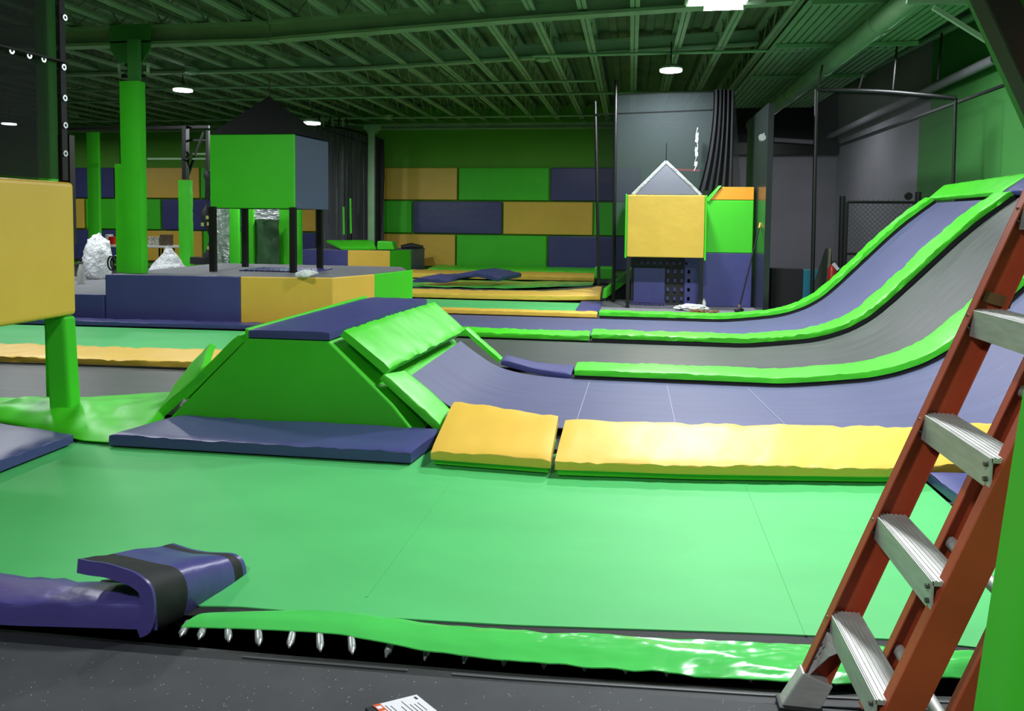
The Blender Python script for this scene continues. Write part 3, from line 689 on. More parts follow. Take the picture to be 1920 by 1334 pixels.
for u, a_, b_ in ((.14, .5, 1.1), (.14, 1.2, 1.5), (.22, .55, 1.6), (.30, .5, 1.3), (.38, .2, 1.0), (.38, 1.1, 1.6), (.48, .5, 1.5), (.56, .9, 1.3), (.64, .3, 1.6), (.72, .2, .8)):
    MB().prism(cq(u, u+.016, a_, b_, .0142), (0, 0, .0003)).build('text_line', INK, t)
MB().prism(cq(.06, .11, .12, .3, .0142), (0, 0, .0003)).build('round_mark', INK, t)

# ================================================================== PLATFORM AND TOWER
t = thing('padded_platform', 'raised grey platform with navy, yellow and green padded sides', 'platform', (-5.5, 10.7, 0))
P1, P2, P3, P4, P5 = (-6.93, 9.36), (-5.07, 9.50), (-3.86, 9.66), (-3.55, 10.45), (-3.30, 11.5)
MB().prism([V((-6.93, 9.40, .58)), V((-5.07, 9.54, .58)), V((-3.90, 9.70, .58)), V((-3.40, 11.5, .58)), V((-3.7, 12.2, .58)), V((-6.9, 12.2, .58))], (0, 0, .035)).build('deck', GREYF, t)
def panel(a, b_, z0, z1, m, par, th=.05, name='side_panel', **k):
    a = V((*a, z0)); b_ = V((*b_, z0)); n_ = V((b_.y-a.y, -(b_.x-a.x), 0)).normalized()*-th
    return MB().prism([a, b_, b_+n_, a+n_], (0, 0, z1-z0)).build(name, m, par, bevel=.012)
panel(P1, P2, .0, .615, NAVY, t); panel(P2, P3, .0, .615, YEL, t); panel(P3, P4, .0, .615, YEL, t, name='side_panel_return'); panel(P4, P5, .0, .615, GREENM, t)
MB().box((-6.92, 9.5, -.1), (-6.88, 12.2, .6)).build('back_panel', NAVY, t)
t = thing('padded_step', 'low grey step with a navy padded front left of the platform', 'step', (-8.3, 10, 0))
MB().prism([V((-10, 9.25, .30)), V((-6.97, 9.42, .30)), V((-6.97, 12.16, .30)), V((-10, 12.16, .30))], (0, 0, .03)).build('step_top', GREYF, t)
panel((-10, 9.18), (-6.95, 9.36), .0, .345, NAVY, t)
# green and slate box tower
t = thing('box_tower', 'green and slate padded box tower on black legs with a black pyramid roof', 'tower', (-5.35, 10.9, .62))
X0, X1, Y0, Y1 = Py(393, 300, 10.42).x, Py(552, 300, 10.42).x, 10.42, 11.45
zt, zb = Py(470, 252, Y0).z, Py(470, 391, Y0).z
xs = Py(616, 300, Y1).x
MB().prism([V((X0, Y0, zb)), V((X1, Y0, zb)), V((X1, Y0+.06, zb)), V((X0, Y0+.06, zb))], (0, 0, zt-zb)).build('front_panel', GREENM, t, bevel=.015)
MB().prism([V((X1+.005, Y0+.02, zb)), V((xs, Y1, zb)), V((xs-.06, Y1, zb)), V((X1-.05, Y0+.065, zb))], (0, 0, zt-zb-.01)).build('side_panel', STEEL, t, bevel=.01)
MB().prism([V((X0, Y0+.07, zb)), V((X0+.05, Y0+.07, zb)), V((X0+.05, Y1, zb)), V((X0, Y1, zb))], (0, 0, zt-zb)).build('side_panel', BLACKV, t)
MB().box((X0+.06, Y1-.06, zb), (xs-.1, Y1, zt)).build('back_panel', BLACKV, t)
ap = Py(505, 180, 10.95); q = [V((X0, Y0, zt+.005)), V((X1, Y0, zt+.005)), V((xs, Y1, zt+.005)), V((X0+.05, Y1, zt+.005))]
MB().add(q+[ap], [(0, 1, 4), (1, 2, 4), (2, 3, 4), (3, 0, 4), (3, 2, 1, 0)]).build('pyramid_roof', BLACK, t)
MB().tube([ap, ap+V((0, 0, .28))], .008, 6).build('hanging_wire', BLACKM, t)
for (x, y) in ((400, 509), (460, 500), (550, 511), (600, 503)):
    p = Pz(x, y, .62); MB().box((p.x-.04, p.y-.04, .617), (p.x+.04, p.y+.04, zb+.02)).build('leg', BLACKM, t)
# perforated mat and scrap on the deck
t = thing('perforated_mat', 'purple plastic mat with rectangular holes on the grey platform under the tower', 'mat', (-5.3, 10.7, .617))
a0, a1 = Pz(428, 511, .62), Pz(595, 509, .62); yy0 = 10.49
mb = MB(); n = 13; L_ = (a1.x-a0.x)
for i in range(n+1): x = a0.x+L_*i/n; mb.box((x-.025, yy0, .617), (x+.025, yy0+.75, .632))
for j in range(5): mb.box((a0.x, yy0+.17*j, .6172), (a1.x, yy0+.17*j+.04, .6318))
mb.build('lattice', PURP, t)
tag(MB().tube([Pz(556, 515, .655), Pz(575, 513, .675), Pz(594, 512, .65)], [.03, .055, .02], 10).build('plastic_wrap', WPLAST, smooth=True), 'crumpled clear plastic scrap on the platform edge beside a tower leg', 'plastic scrap')
# back platform
t = thing('padded_platform', 'farther low platform with navy, yellow and green padded sides', 'platform', (-6.6, 19, 0))
f0, f1, f2, f3, f4 = Py(560, 480, 18.5), Py(652, 480, 18.5), Py(731, 480, 18.6), Py(771, 480, 19.4), Py(796, 480, 20.9)
for a, b_, m in ((f0, f1, NAVY), (f1, f2, YEL), (f2, f3, GREENM), (f3, f4, STEEL)): panel((a.x, a.y), (b_.x, b_.y), -.1, .60, m, t)
MB().prism([V((p.x, p.y+.06, .56)) for p in (f0, f1, f2, f3, f4)]+[V((f0.x, 19.7, .56))], (0, 0, .03)).build('deck', GREYF, t)
mkpad('loose_pad', [Py(642, 469, 18.75), Py(705, 469, 18.75)], [Py(612, 455, 19.3), Py(700, 455, 19.3)], GREEN, 'green wedge pad tipped up on the farther platform', th=.07, wr=.01, seed=51)
tag(MB().prism([Py(706, 469, 18.85), Py(739, 469, 18.85), Py(735, 453, 18.85), Py(707, 452, 18.85)], (0, .35, 0)).build('loose_pad', GREEN, bevel=.03, seg=3), 'small green block pad on the farther platform beside the thin column', 'pad')
tag(MB().tube([V((-5.95, 19.6, .66)), V((-5.7, 19.7, .69)), V((-5.4, 19.8, .66))], [.05, .08, .04], 8).build('black_bundle', BLACKV, smooth=True), 'dark bundle lying on the farther platform', 'bundle')

# ================================================================== COLUMNS
def column(label, x0, x1, Y, ybot, ytop, zbase=None, m=GREENM, cap=False, w=.3, core=True, ztop=4.05, fold=0):
    a = Py(x0, 400, Y).x; b_ = Py(x1, 400, Y+w).x; z0 = Py((x0+x1)/2, ybot, Y).z if zbase is None else zbase; z1 = Py((x0+x1)/2, ytop, Y).z
    t = thing('padded_column', label, 'column', ((a+b_)/2, Y+w/2, z0))
    rows = []
    for i in range(40):
        z = z0+(z1-z0)*i/39; r_ = []
        for (x, y) in ((a, Y), (a+.25*(b_-a), Y-.01), ((a+b_)/2, Y-.014), (b_-.25*(b_-a), Y-.01), (b_, Y), (b_+.005, Y+w/2), (b_, Y+w), (a, Y+w), (a-.005, Y+w/2)):
            d_ = fold*(noise.noise(V((x*9+z*6, y*3, z*7)))) if fold else 0
            r_.append((x+d_*.5, y-abs(d_)*.6, z))
        rows.append(r_)
    MB().grid(rows, closed=True, caps=True).build('column_pad', m, t, smooth=True)
    return t, a, b_, z1
t, a, b_, z1 = column('tall green padded column with bracketed head standing on the platform', 228, 276, 9.62, 0, 152, zbase=.62, w=.14, fold=.02)
MB().box((Py(239, 120, 9.66).x, 9.66, z1), (Py(258, 120, 9.66).x, 9.74, 3.78)).build('column_core', GREENW2, t)
xa, xb = Py(208, 60, 9.95).x, Py(282, 60, 9.95).x
MB().prism([(xa, 9.93, 3.82), (xb, 9.93, 3.82), (xb, 9.93, 3.70), (xb-.13, 9.93, 3.52), (xa+.15, 9.93, 3.52), (xa, 9.93, 3.70)], (0, .03, 0)).build('head_plate', GREENW2, t)
MB().prism([(xa, 9.93, 4.05), (xb, 9.93, 4.05), (xb, 9.93, 3.80), (xa, 9.93, 3.80)], (0, .03, 0)).build('head_plate', GREENW2, t)
for px, s in ((234, -1), (268, 1)):
    p = Py(px, 128, 9.8); MB().tube([p+V((s*.02, 0, .06)), p+V((s*.08, 0, .06)), p+V((s*.08, 0, -.06)), p+V((s*.02, 0, -.06))], .02, 8).build('bracket', PIPEP, t)
    p = Py(px, 143, 9.8); MB().box(p-V((.03, .03, .025)), p+V((.03, .03, .025))).build('clamp', BLACKM, t)
MB().box((Py(214, 400, 9.66).x, 9.68, .62), (Py(228, 400, 9.66).x-.005, 9.9, Py(221, 308, 9.66).z)).build('side_pad', GREEN, t, bevel=.01)
MB().box((Py(222, 250, 9.7).x, 9.72, 2.0), (Py(227, 250, 9.7).x, 9.8, Py(224, 214, 9.7).z)).build('cable_cover', BLACKM, t)
column('thin green column on the left in front of the far navy pads', 165, 190, 15.5, 0, 248, zbase=-.12, w=.08)
column('short green padded post on the left carrying a dark steel pole', 335, 362, 13.2, 0, 338, zbase=-.12, w=.1, fold=.02)
t, a, b_, z1 = column('slim pale green steel column beside the black curtain at the back', 690, 703, 19.4, 0, 237, zbase=.6, w=.05, m=PIPEP)
MB().prism([Py(682, 234, 19.4), Py(712, 234, 19.4), Py(712, 240, 19.4), Py(704, 250, 19.4), Py(690, 250, 19.4), Py(682, 240, 19.4)], (0, .1, 0)).build('head_plate', PIPEP, t)
# truss behind
t = thing('steel_truss', 'dark steel rig post with rungs rising from the short padded post', 'rig', (Py(348, 300, 13.3).x, 13.3, 0))
MB().bar(Py(348, 337, 13.3), Py(348, 236, 13.3), .11, .08, up=(1, 0, 0)).build('pole', BLACKM, t)
MB().bar(Py(390, 245, 13.3), Py(388, 372, 13.3), .05, .05, up=(1, 0, 0)).build('pole', BLACKM, t)
MB().bar(Py(382, 248, 13.4), Py(350, 335, 13.4), .04, .04).build('diagonal', BLACKM, t)
MB().bar(Py(277, 298, 13.35), Py(392, 298, 13.35), .035, .035).build('rail', PIPEP, t)
MB().bar(Py(345, 289, 13.4), Py(392, 289, 13.4), .035, .035).build('rail', PIPEP, t)
MB().bar(Py(350, 263, 13.4), Py(392, 263, 13.4), .035, .035).build('rail', BLACKM, t)
MB().bar(Py(125, 242, 13.4), Py(392, 238, 13.4), .05, .05).build('rail', BLACKM, t)
MB().box(Py(340, 284, 13.2), Py(354, 300, 13.3)).build('clamp', BLACKM, t)
# hanging gear
t = thing('hanging_gear', 'dark hanging equipment with pale yellow tags beside the left tower leg', 'equipment', tuple(Py(390, 490, 12.6)))
rows = []
for i in range(30):
    y = 320+165*i/29; w = 6+5*math.sin(i*.5)+4*noise.noise(V((i*.4, 0, 0))); c = 390+4*math.sin(i*.33)
    p = Py(c, y, 12.6); rw = w/1450*12.6
    rows.append([p+V((math.cos(2*PI*j/10)*rw, math.sin(2*PI*j/10)*rw*.7, 0)) for j in range(10)])
MB().grid(rows, closed=True, caps=True).build('gear_body', BLACKV, t, smooth=True)
for x, y in ((389, 408), (380, 421), (391, 420), (391, 465)):
    p = Py(x, y, 12.48); MB().box(p-V((.025, .01, .03)), p+V((.025, .01, .03))).build('yellow_tag', mat('pale_tag', (178, 190, 110), .6), t)
MB().bar(Py(362, 488, 12.8), Py(392, 490, 12.8), .2, .12).build('dark_base', BLACKV, t)

# ================================================================== things seen under the tower
def colm(label, x0, x1, Y, ytop, m=GREENM, w=.08, name='padded_column', cat='column', ybot=None, fold=.01):
    t, a, b_, z1 = column(label, x0, x1, Y, 0, ytop, zbase=-.12, w=w, m=m, fold=fold); return t
colm('dark green padded column just left of the second tower leg', 430, 450, 15.2, 300)
colm('bright green padded column between the two left tower legs', 452, 478, 14.6, 300, m=GREEN)
colm('green padded column left of the front right tower leg', 523, 545, 14.8, 300, m=GREEN)
colm('green padded column right of the front right tower leg', 553, 567, 14.8, 300)
def foil(label, x0, x1, y0, y1, Y, m, seed):
    A = [Py(x0, y0, Y), Py(x0, y1, Y)]; B = [Py(x1, y0, Y), Py(x1, y1, Y)]; rows = []
    for i in range(30):
        r_ = []
        for j in range(16):
            u = i/29; v = j/15; p = A[0].lerp(A[1], u).lerp(B[0].lerp(B[1], u), v)
            r_.append(p+V((0, -.05*abs(noise.noise(V((v*3+seed, u*5, 0))))-.06*math.sin(PI*v), 0)))
        rows.append(r_)
    return tag(MB().grid(rows).build('wrapped_panel' if y1 > 450 else 'hanging_film', m, smooth=True, solid=.01), label, 'wrapped panel')
foil('silver film wrapped panel beside the left tower leg', 404, 430, 392, 570, 14.2, FOIL, 1)
foil('silver film bunched at the top of a dark green panel between the tower legs', 478, 524, 392, 412, 14.5, FOIL, 2)
foil('dark green sheet hanging below the bunched silver film', 478, 524, 412, 565, 14.7, mat('dark_green_film', (58, 92, 60), .35, bump=.5, bscale=6), 3)
# black curtain, curved
t = thing('black_curtain', 'tall curved black vinyl curtain right of the box tower', 'curtain', tuple(Py(650, 495, 20)))
cx = [(594, 20.0), (602, 19.9), (620, 20.0), (650, 20.3), (675, 20.6), (690, 20.9), (719, 21.1)]
ctop = [236, 239, 242, 246, 252, 258, 266]
lo = []; hi = []
for (x, Y), yt in zip(cx, ctop):
    a = Py(x, 400, Y); lo.append(V((a.x, Y, -.1))); hi.append(V((a.x, Y, Py(x, yt, Y).z)))
lo = smoothline(lo, 60, 2); hi = smoothline(hi, 60, 2); rows = []
for i in range(60):
    r_ = []
    for j in range(12):
        p = lo[i].lerp(hi[i], j/11); r_.append(p+V((0, .035*math.sin(i*1.3+.4*math.sin(j*.3)), 0)))
    rows.append(r_)
MB().grid(rows).build('curtain_sheet', CURT, t, smooth=True, solid=.02)
MB().tube([h+V((0, -.06, .05)) for h in hi[::6]], .03, 8).build('track', BLACKM, t)
for px, yb_ in ((645, 440), (652, 455), (659, 452)):
    MB().tube([Py(px, 244, 19.5), Py(px+1.5, 350, 19.45), Py(px-1, yb_, 19.5)], .012, 6).build('hanging_rope', BLACKM, t)
for px, y0_, y1_ in ((644, 388, 440), (657, 372, 438)): MB().bar(Py(px, y0_, 19.4), Py(px+1, y1_, 19.4), .05, .01, up=(0, 1, 0)).build('green_strap', GREEN, t)
MB().bar(Py(603, 240, 19.3), Py(692, 272, 19.9), .05, .05).build('cross_rail', BLACKM, t)
MB().box(Py(650, 438, 19.5), Py(661, 452, 19.6)).build('rope_bag', BLACKV, t, bevel=.02)
tag(MB().prism([Py(705, 256, 19.9), Py(719, 262, 19.9), Py(720, 330, 19.9), Py(712, 462, 19.9), Py(704, 462, 19.9)], (0, .06, 0)).build('black_curtain', BLACK), 'narrow black drape right of the slim pale green column', 'curtain')
t = thing('rigging', 'tangled dark and green rigging brackets above the curved black curtain', 'rigging', tuple(Py(640, 225, 19)))
for k in range(7):
    x = 598+9*k; MB().bar(Py(x, 238, 19), Py(x+random.uniform(-4, 9), 216+k, 19), .03, .03, up=(0, 1, 0)).build('bracket', PIPEP if k % 2 else BLACKM, t)
MB().bar(Py(590, 224, 19.05), Py(664, 234, 19.05), .03, .03).build('rail', PIPEP, t)
# clutter at the left: plastic, spray bottle, heap, table
def lump(name, c, r, m, label, cat, seed=0, amp=.25, n=28, kind=None, sq=.6, smooth=False):
    rows = []
    for i in range(n):
        ph = PI*i/(n-1); r_ = []
        for j in range(n+8):
            a = 2*PI*j/(n+8); d_ = V((math.sin(ph)*math.cos(a), math.sin(ph)*math.sin(a), math.cos(ph)))
            k_ = 1+amp*noise.noise(d_*2.3+V((seed, 0, 0)))+amp*.6*noise.noise(d_*6+V((seed, 3, 0)))+amp*.4*noise.noise(d_*14)
            p = V((d_.x*r[0]*k_, d_.y*r[1]*k_, d_.z*r[2]*k_)); p.z = max(p.z, -r[2]*sq); r_.append(V(c)+p)
        rows.append(r_)
    o = MB().grid(rows, closed=True, caps=True).build(name, m, smooth=smooth); return tag(o, label, cat, kind=kind)
p = Py(168, 485, 11.6)
lump('plastic_sheeting', (p.x-.08, 11.9, .61), (.22, .22, .46), WPLAST, 'big crumpled clear plastic bundle behind the low step', 'plastic bundle', 3, .16, smooth=True)
t = thing('spray_bottle', 'white spray bottle with grey head in front of the clear plastic bundle', 'bottle', (Py(152, 520, 10.9).x, 10.9, .332))
p = Py(152, 520, 10.9)
MB().tube([(p.x, 10.9, .333), (p.x, 10.9, .50), (p.x, 10.9, .60), (p.x, 10.9, .64)], [.055, .055, .03, .02], 16).build('bottle_body', mat('milky_plastic', (200, 202, 196), .3), t, smooth=True)
MB().tube([(p.x-.04, 10.9, .66), (p.x+.03, 10.9, .66)], .02, 10).build('spray_head', mat('grey_plastic', (96, 98, 98), .5), t)
MB().box((p.x-.015, 10.885, .675), (p.x+.015, 10.915, .72)).build('trigger', BLACKV, t)
p = Py(316, 500, 12.6)
rows = []
for i in range(26):
    ph = i/25; r_ = []
    for j in range(36):
        a = 2*PI*j/36; rr = .42*(1-ph)**1.0*(1+.12*noise.noise(V((math.cos(a)*3, math.sin(a)*3, ph*5)))); r_.append((p.x+.55*0+math.cos(a)*rr*.85, 12.6+math.sin(a)*rr, .38+.50*ph*(1+.15*noise.noise(V((a, ph*6, 4))))))
    rows.append(r_)
tag(MB().grid(rows, closed=True, caps=True).build('plastic_heap', WHEAP), 'white heap of crumpled film behind the platform beside the short padded post', 'heap')
tag(MB().box((p.x-.4, 12.22, -.12), (p.x+.42, 12.98, .37)).build('storage_box', BLACKV), 'black box under the white heap of film', 'box')
lump('black_bag', (p.x-.58, 12.4, .1), (.13, .1, .3), BLACKV, 'black bag beside the white heap of film', 'bag', 8, .25)
t = thing('folding_table', 'white folding table with clutter behind the tall padded column', 'table', (Py(255, 465, 16.8).x, 16.8, 0))
ta, tb = Py(190, 463, 16.6), Py(322, 463, 16.6)
MB().box((ta.x, 16.5, .66), (tb.x, 17.2, .71)).build('tabletop', mat('table_white', (225, 222, 214), .5), t, bevel=.01)
for x in (ta.x+.08, Py(299, 470, 16.6).x, Py(308, 470, 16.9).x, tb.x-.02): MB().box((x-.015, 16.7, -.12), (x+.015, 16.73, .66)).build('leg', BLACKM, t)
def tb_box(px0, px1, py0, m, name, label, cat, Y=16.75):
    a = Py(px0, 460, Y); b_ = Py(px1, 460, Y); o = MB().box((a.x, Y, .712), (b_.x, Y+.2, Py(px0, py0, Y).z)).build(name, m, bevel=.01); return tag(o, label, cat)
tb_box(277, 297, 444, mat('carton_print', (176, 172, 160), .6, var=.5, vscale=18), 'supply_box', 'pale printed carton on the white table, nearest the column', 'carton')
tb_box(300, 316, 440, mat('brown_print', (92, 76, 58), .6, var=.6, vscale=20), 'supply_box', 'brown printed carton at the end of the white table', 'carton')
tb_box(203, 213, 444, REDX, 'red_canister', 'red canister on the white table left of the column', 'canister')
tb_box(197, 202.5, 440, WPLAST, 'plastic_jug', 'clear plastic jug on the white table beside the red canister', 'jug')
mb = MB()
for k in range(3):
    c = Py(205+5*k, 500, 9.9); pts = [V((c.x+.06*math.cos(a)*(1+.3*k), 9.95+.03*k, .73+.1*math.sin(a))) for a in [i*.5 for i in range(13)]]; mb.tube(pts, .012, 6)
tag(mb.build('cable_coil', BLACKM, smooth=True), 'black cable coil looped at the foot of the tall padded column', 'cable')

# ================================================================== SECOND TOWER, NETS, RIGHT SIDE
t = thing('box_tower', 'yellow padded box tower with a grey mesh gable roof on dark legs', 'tower', (.6, 13.0, 0))
Y0 = 12.55; xa, xb = Py(1176, 420, Y0).x, Py(1321, 420, Y0).x; zt, zb = Py(1245, 366, Y0).z, Py(1245, 483, Y0).z
MB().box((xa, Y0, zb), (xb, Y0+.06, zt)).build('front_panel', YEL, t, bevel=.012)
MB().box((xa-.035, Y0-.01, zb-.02), (xa-.004, Y0+.10, zt+.01)).build('corner_strip', GREEN, t, bevel=.008)
MB().box((xb+.004, Y0-.01, zb-.04), (xb+.035, Y0+.10, zt)).build('corner_strip', GREEN, t, bevel=.008)
for x in (xa-.02, xb-.02): MB().box((x, Y0+.105, zb), (x+.045, Y0+.8, zt)).build('side_panel', NAVY, t)
ap = Py(1249, 303, 12.95); q = [V((xa+.08, Y0+.05, zt+.01)), V((xb-.06, Y0+.05, zt+.01)), V((xb-.06, Y0+.8, zt+.01)), V((xa+.08, Y0+.8, zt+.01))]
MB().add(q+[ap], [(0, 1, 4), (1, 2, 4), (2, 3, 4), (3, 0, 4)]).build('mesh_roof', GABLE, t)
mb = MB()
for c in q: mb.bar(c, ap, .06, .03)
mb.build('taped_edge', FOIL, t)
MB().tube([ap, ap+V((0, 0, .3))], .008, 6).build('hanging_wire', BLACKM, t)
for x in (xa+.0, xb-.06):
    for y in (Y0+.02, Y0+.75): MB().box((x, y, .002), (x+.06, y+.06, zb-.005)).build('leg', BLACKM, t)
# lattice walls below
xL, xR = xa+.08, xb-.1; yy = Y0+.55
mb = MB().box((Py(1188, 540, yy).x, yy, .06), (Py(1246, 540, yy).x, yy+.04, .62)); mb.build('lower_panel', NAVY, t)
mb = MB()
for i in range(8):
    x = Py(1203+12*i, 500, yy).x
    mb.box((x-.014, yy, .69), (x+.014, yy+.03, .73))
for i in range(4):
    for j in range(4):
        x = Py(1252+13*i, 540, yy).x; mb.box((x-.02, yy, .09+.15*j), (x+.02, yy+.03, .15+.15*j))
mb.build('navy_square', NAVY, t)
MB().box((xL, yy+.045, .03), (xb+.03, yy+.07, zb-.01)).build('dark_backing', BLACKV, t)
mb = MB(); x0_, x1_ = Py(1185, 570, yy-.1).x, Py(1246, 570, yy-.1).x
for i in range(12):
    x = x0_+(x1_-x0_)*i/11; mb.box((x-.012, yy-.12, .003), (x+.012, yy-.04, .06))
mb.box((x0_, yy-.12, .05), (x1_, yy-.04, .066)); mb.build('bottom_lattice', PURP, t)
# padded block behind / beside tower
t = thing('padded_wall', 'green, navy and orange-topped padded wall right of the yellow tower', 'padded wall', (1.7, 13.3, 0))
Yp = 13.1; xa2, xb2 = Py(1326, 430, Yp).x, Py(1412, 430, Yp).x
z_ = [Py(1400, y, Yp).z for y in (475, 376, 351)]
MB().box((xa2-.35, Yp, .003), (xb2, Yp+.3, z_[0]-.005)).build('navy_panel', NAVY, t, bevel=.01)
MB().box((xa2-.25, Yp, z_[0]), (xb2, Yp+.3, z_[1])).build('green_panel', GREENM, t, bevel=.01)
xt = Py(1355, 351, Yp).x
MB().prism([(xa2+.02, Yp, z_[1]+.005), (xb2, Yp, z_[1]+.005), (xb2, Yp, z_[2]), (xt, Yp, z_[2])], (0, .3, 0)).build('orange_wedge', mat('orange_vinyl', (240, 160, 38), .45), t, bevel=.008)
MB().prism([(xa2-.03, Yp-.02, z_[1]), (xa2+.012, Yp-.02, z_[1]-.02), (xt-.02, Yp-.02, z_[2]+.02), (xt-.06, Yp, z_[2]+.02)], (0, .3, 0)).build('green_edge', GREENM, t)
# tall black partition
xq = Py(1440, 400, 12.2).x
tag(MB().box((xq-.04, 12.2, .003), (xq+.05, 14.3, 3.2)).build('black_partition', mat('glossy_black_panel', (40, 46, 46), .25), bevel=.005), 'tall glossy black partition right of the padded wall', 'partition')
t = thing('wall_spotlight', 'small chrome lamp clamped near the top of the black partition', 'lamp', tuple(Py(1428, 262, 12.15)))
p = Py(1428, 262, 12.05)
MB().tube([p+V((0, -.05, .03)), p+V((0, .05, 0))], [.055, .03], 14).build('lamp_head', CHROME, t); MB().tube([p, p+V((.05, .1, .1))], .012, 8).build('arm', CHROME, t)
# broom
t = thing('broom', 'long-handled black broom with a yellow tip leaning by the padded wall', 'broom', tuple(Pz(1385, 583, 0)))
b0, b1 = Pz(1386, 580, .05), Py(1426, 418, 12.6)
b1 = V((b1.x, 12.6, b1.z)); b0 = V((b0.x, b0.y, .07))
MB().tube([b0, b0.lerp(b1, .94)], .011, 8).build('handle', BLACKM, t); MB().tube([b0.lerp(b1, .94), b1], .016, 8).build('yellow_tip', YEL, t)
MB().tube([b0+V((-.07, -.03, -.04)), b0+V((0, 0, -.02)), b0+V((.06, .03, -.04))], [.025, .045, .025], 10).build('broom_head', BLACKV, t)
MB().tube([b0, b0+V((0, 0, .05))], .018, 8).build('socket', WOOD, t)
# white bag and debris
p = Pz(1298, 584, 0)
lump('white_bag', (p.x, p.y+.1, .045), (.24, .12, .055), mat('bag_white', (212, 216, 212), .4, bump=.5, bscale=20), 'crumpled white bag on the grey floor before the yellow tower', 'bag', 12, .3, sq=.75)
mb = MB()
for k in range(60):
    c = V((p.x+random.uniform(-.05, .36), p.y-.25+random.uniform(-.08, .09), random.uniform(.01, .05))); d_ = V((random.uniform(-1, 1), random.uniform(-1, 1), random.uniform(-.2, .2))).normalized()*.05
    c.z = max(c.z, .012); mb.bar(c-d_, c+d_, .008, .008)
tag(mb.build('debris', WOOD), 'loose brown debris scattered beside the crumpled white bag', 'debris', kind='stuff')
MB()
t = thing('small_bottle', 'small clear bottle standing behind the crumpled white bag', 'bottle', (Pz(1316, 575, 0).x, 12.75, 0))
MB().tube([(t.location.x, 12.75, .003), (t.location.x, 12.75, .1), (t.location.x, 12.75, .14)], [.03, .03, .015], 12).build('bottle_body', WPLAST, t); MB().tube([(t.location.x, 12.75, .14), (t.location.x, 12.75, .165)], .018, 10).build('cap', mat('cap_grey', (150, 170, 170), .5), t)
# nets at the back
def netpanel(name, poly, m, label, extra=(), webs=()):
    t = thing(name, label, 'net', tuple(poly[0])); MB().prism(poly, (0, .004, 0)).build('mesh', m, t)
    for a, b_, w in webs: MB().tube([a, b_], w, 8).build('pole', BLACKM, t)
    for a, b_ in extra: MB().tube([a, b_], .012, 6).build('top_cable', BLACKM, t)
    return t
Yn = 13.45
netpanel('safety_net', [Py(1152, 530, Yn), Py(1400, 530, Yn), Py(1378, 172, Yn), Py(1157, 178, Yn)], NET, 'black net hanging behind the yellow tower under the disc light', [(Py(1157, 178, Yn), Py(1378, 171, Yn)), (Py(1115, 215, Yn), Py(1342, 206, Yn))], [(Py(1155, 150, Yn), Py(1150, 570, Yn), .03)])
netpanel('safety_net', [Py(1122, 540, 14.6), Py(1152, 520, 14.6), Py(1156, 213, 14.6), Py(1117, 215, 14.6)], NETL, 'narrow strip of black net left of the large back net', [], [(Py(1116, 190, 13.5), Py(1123, 533, 13.5), .028)])
# gathered net drape
rows = []
for i in range(24):
    u = i/23; r_ = []
    for j in range(20):
        v = j/19; x = 1330+48*v-(22*(1-v))*(u**2)*0; y = 168+190*u; x = 1352+(-14+38*v)*(1-.1*u)-30*u*u*(1-v)
        r_.append(Py(x, y, 13.25)+V((0, .05*math.sin(j*1.7), 0)))
    rows.append(r_)
tag(MB().grid(rows).build('net_drape', netmat('gathered_net', (22, 24, 28), .86), smooth=True, solid=.004), 'gathered dark net hanging in folds left of the black partition', 'net')
foil_ = MB()
for k in range(9):
    y = 240+9*k; p = Py(1308-.4*k, y, 13.2); foil_.bar(p, p+V((random.uniform(-.03, .03), 0, -.075)), .045, .01)
tag(foil_.build('foil_streamer', FOIL), 'glinting silver foil streamer hanging behind the yellow tower', 'streamer')
tag(MB().bar(Py(1268, 318, 13.6), Py(1312, 320, 13.6), .04, .03).build('hanging_strap', REDX), 'red strap seen through the net right of the gable roof', 'strap')
# right zone
t = thing('low_barrier', 'low black barrier with a teal end panel behind the curving green pad', 'barrier', (2.5, 13.2, 0))
MB().box((Py(1446, 540, 13).x, 13.0, .003), (Py(1505, 540, 13).x, 13.3, .66)).build('black_panel', BLACK, t)
MB().box((Py(1505.5, 540, 13).x, 13.0, .003), (Py(1538, 540, 13).x, 13.3, .64)).build('teal_panel', TEAL, t)
t = thing('leaning_board', 'dark triangular board with a worn pale edge beside the fire extinguisher', 'board', tuple(Py(1530, 580, 13)))
MB().prism([Py(1508, 590, 12.7), Py(1560, 590, 12.7), Py(1560, 466, 12.7), Py(1549, 466, 12.7)], (0, .04, 0)).build('board', mat('dark_green_board', (46, 60, 48), .7), t)
MB().bar(Py(1551, 552, 12.66), Py(1556, 466, 12.66), .04, .03).build('pale_edge', mat('worn_edge', (128, 124, 104), .8, var=.3), t)
t = thing('fire_extinguisher', 'red fire extinguisher with a white tag beside the chain-link gate', 'fire extinguisher', tuple(Py(1560, 555, 12.6)))
p1 = Py(1560, 505, 12.55); p0 = V((p1.x, p1.y, .003))
MB().tube([p0, p1, p1+V((0, 0, .04)), p1+V((0, 0, .07))], [.06, .06, .04, .02], 18).build('cylinder', REDX, t, smooth=True)
MB().bar(p1+V((-.02, 0, .09)), p1+V((.06, 0, .13)), .02, .02).build('handle', BLACKM, t)
MB().tube([p1+V((.02, -.02, .08)), p1+V((.08, -.03, 0)), p1+V((.07, -.05, -.25))], .01, 8).build('hose', BLACKM, t)
a = Py(1567, 500, 12.45); MB().bar(a+V((-.04, 0, .05)), a+V((.04, 0, -.05)), .05, .004, up=(0, 1, 0)).build('tag', WHITE, t)
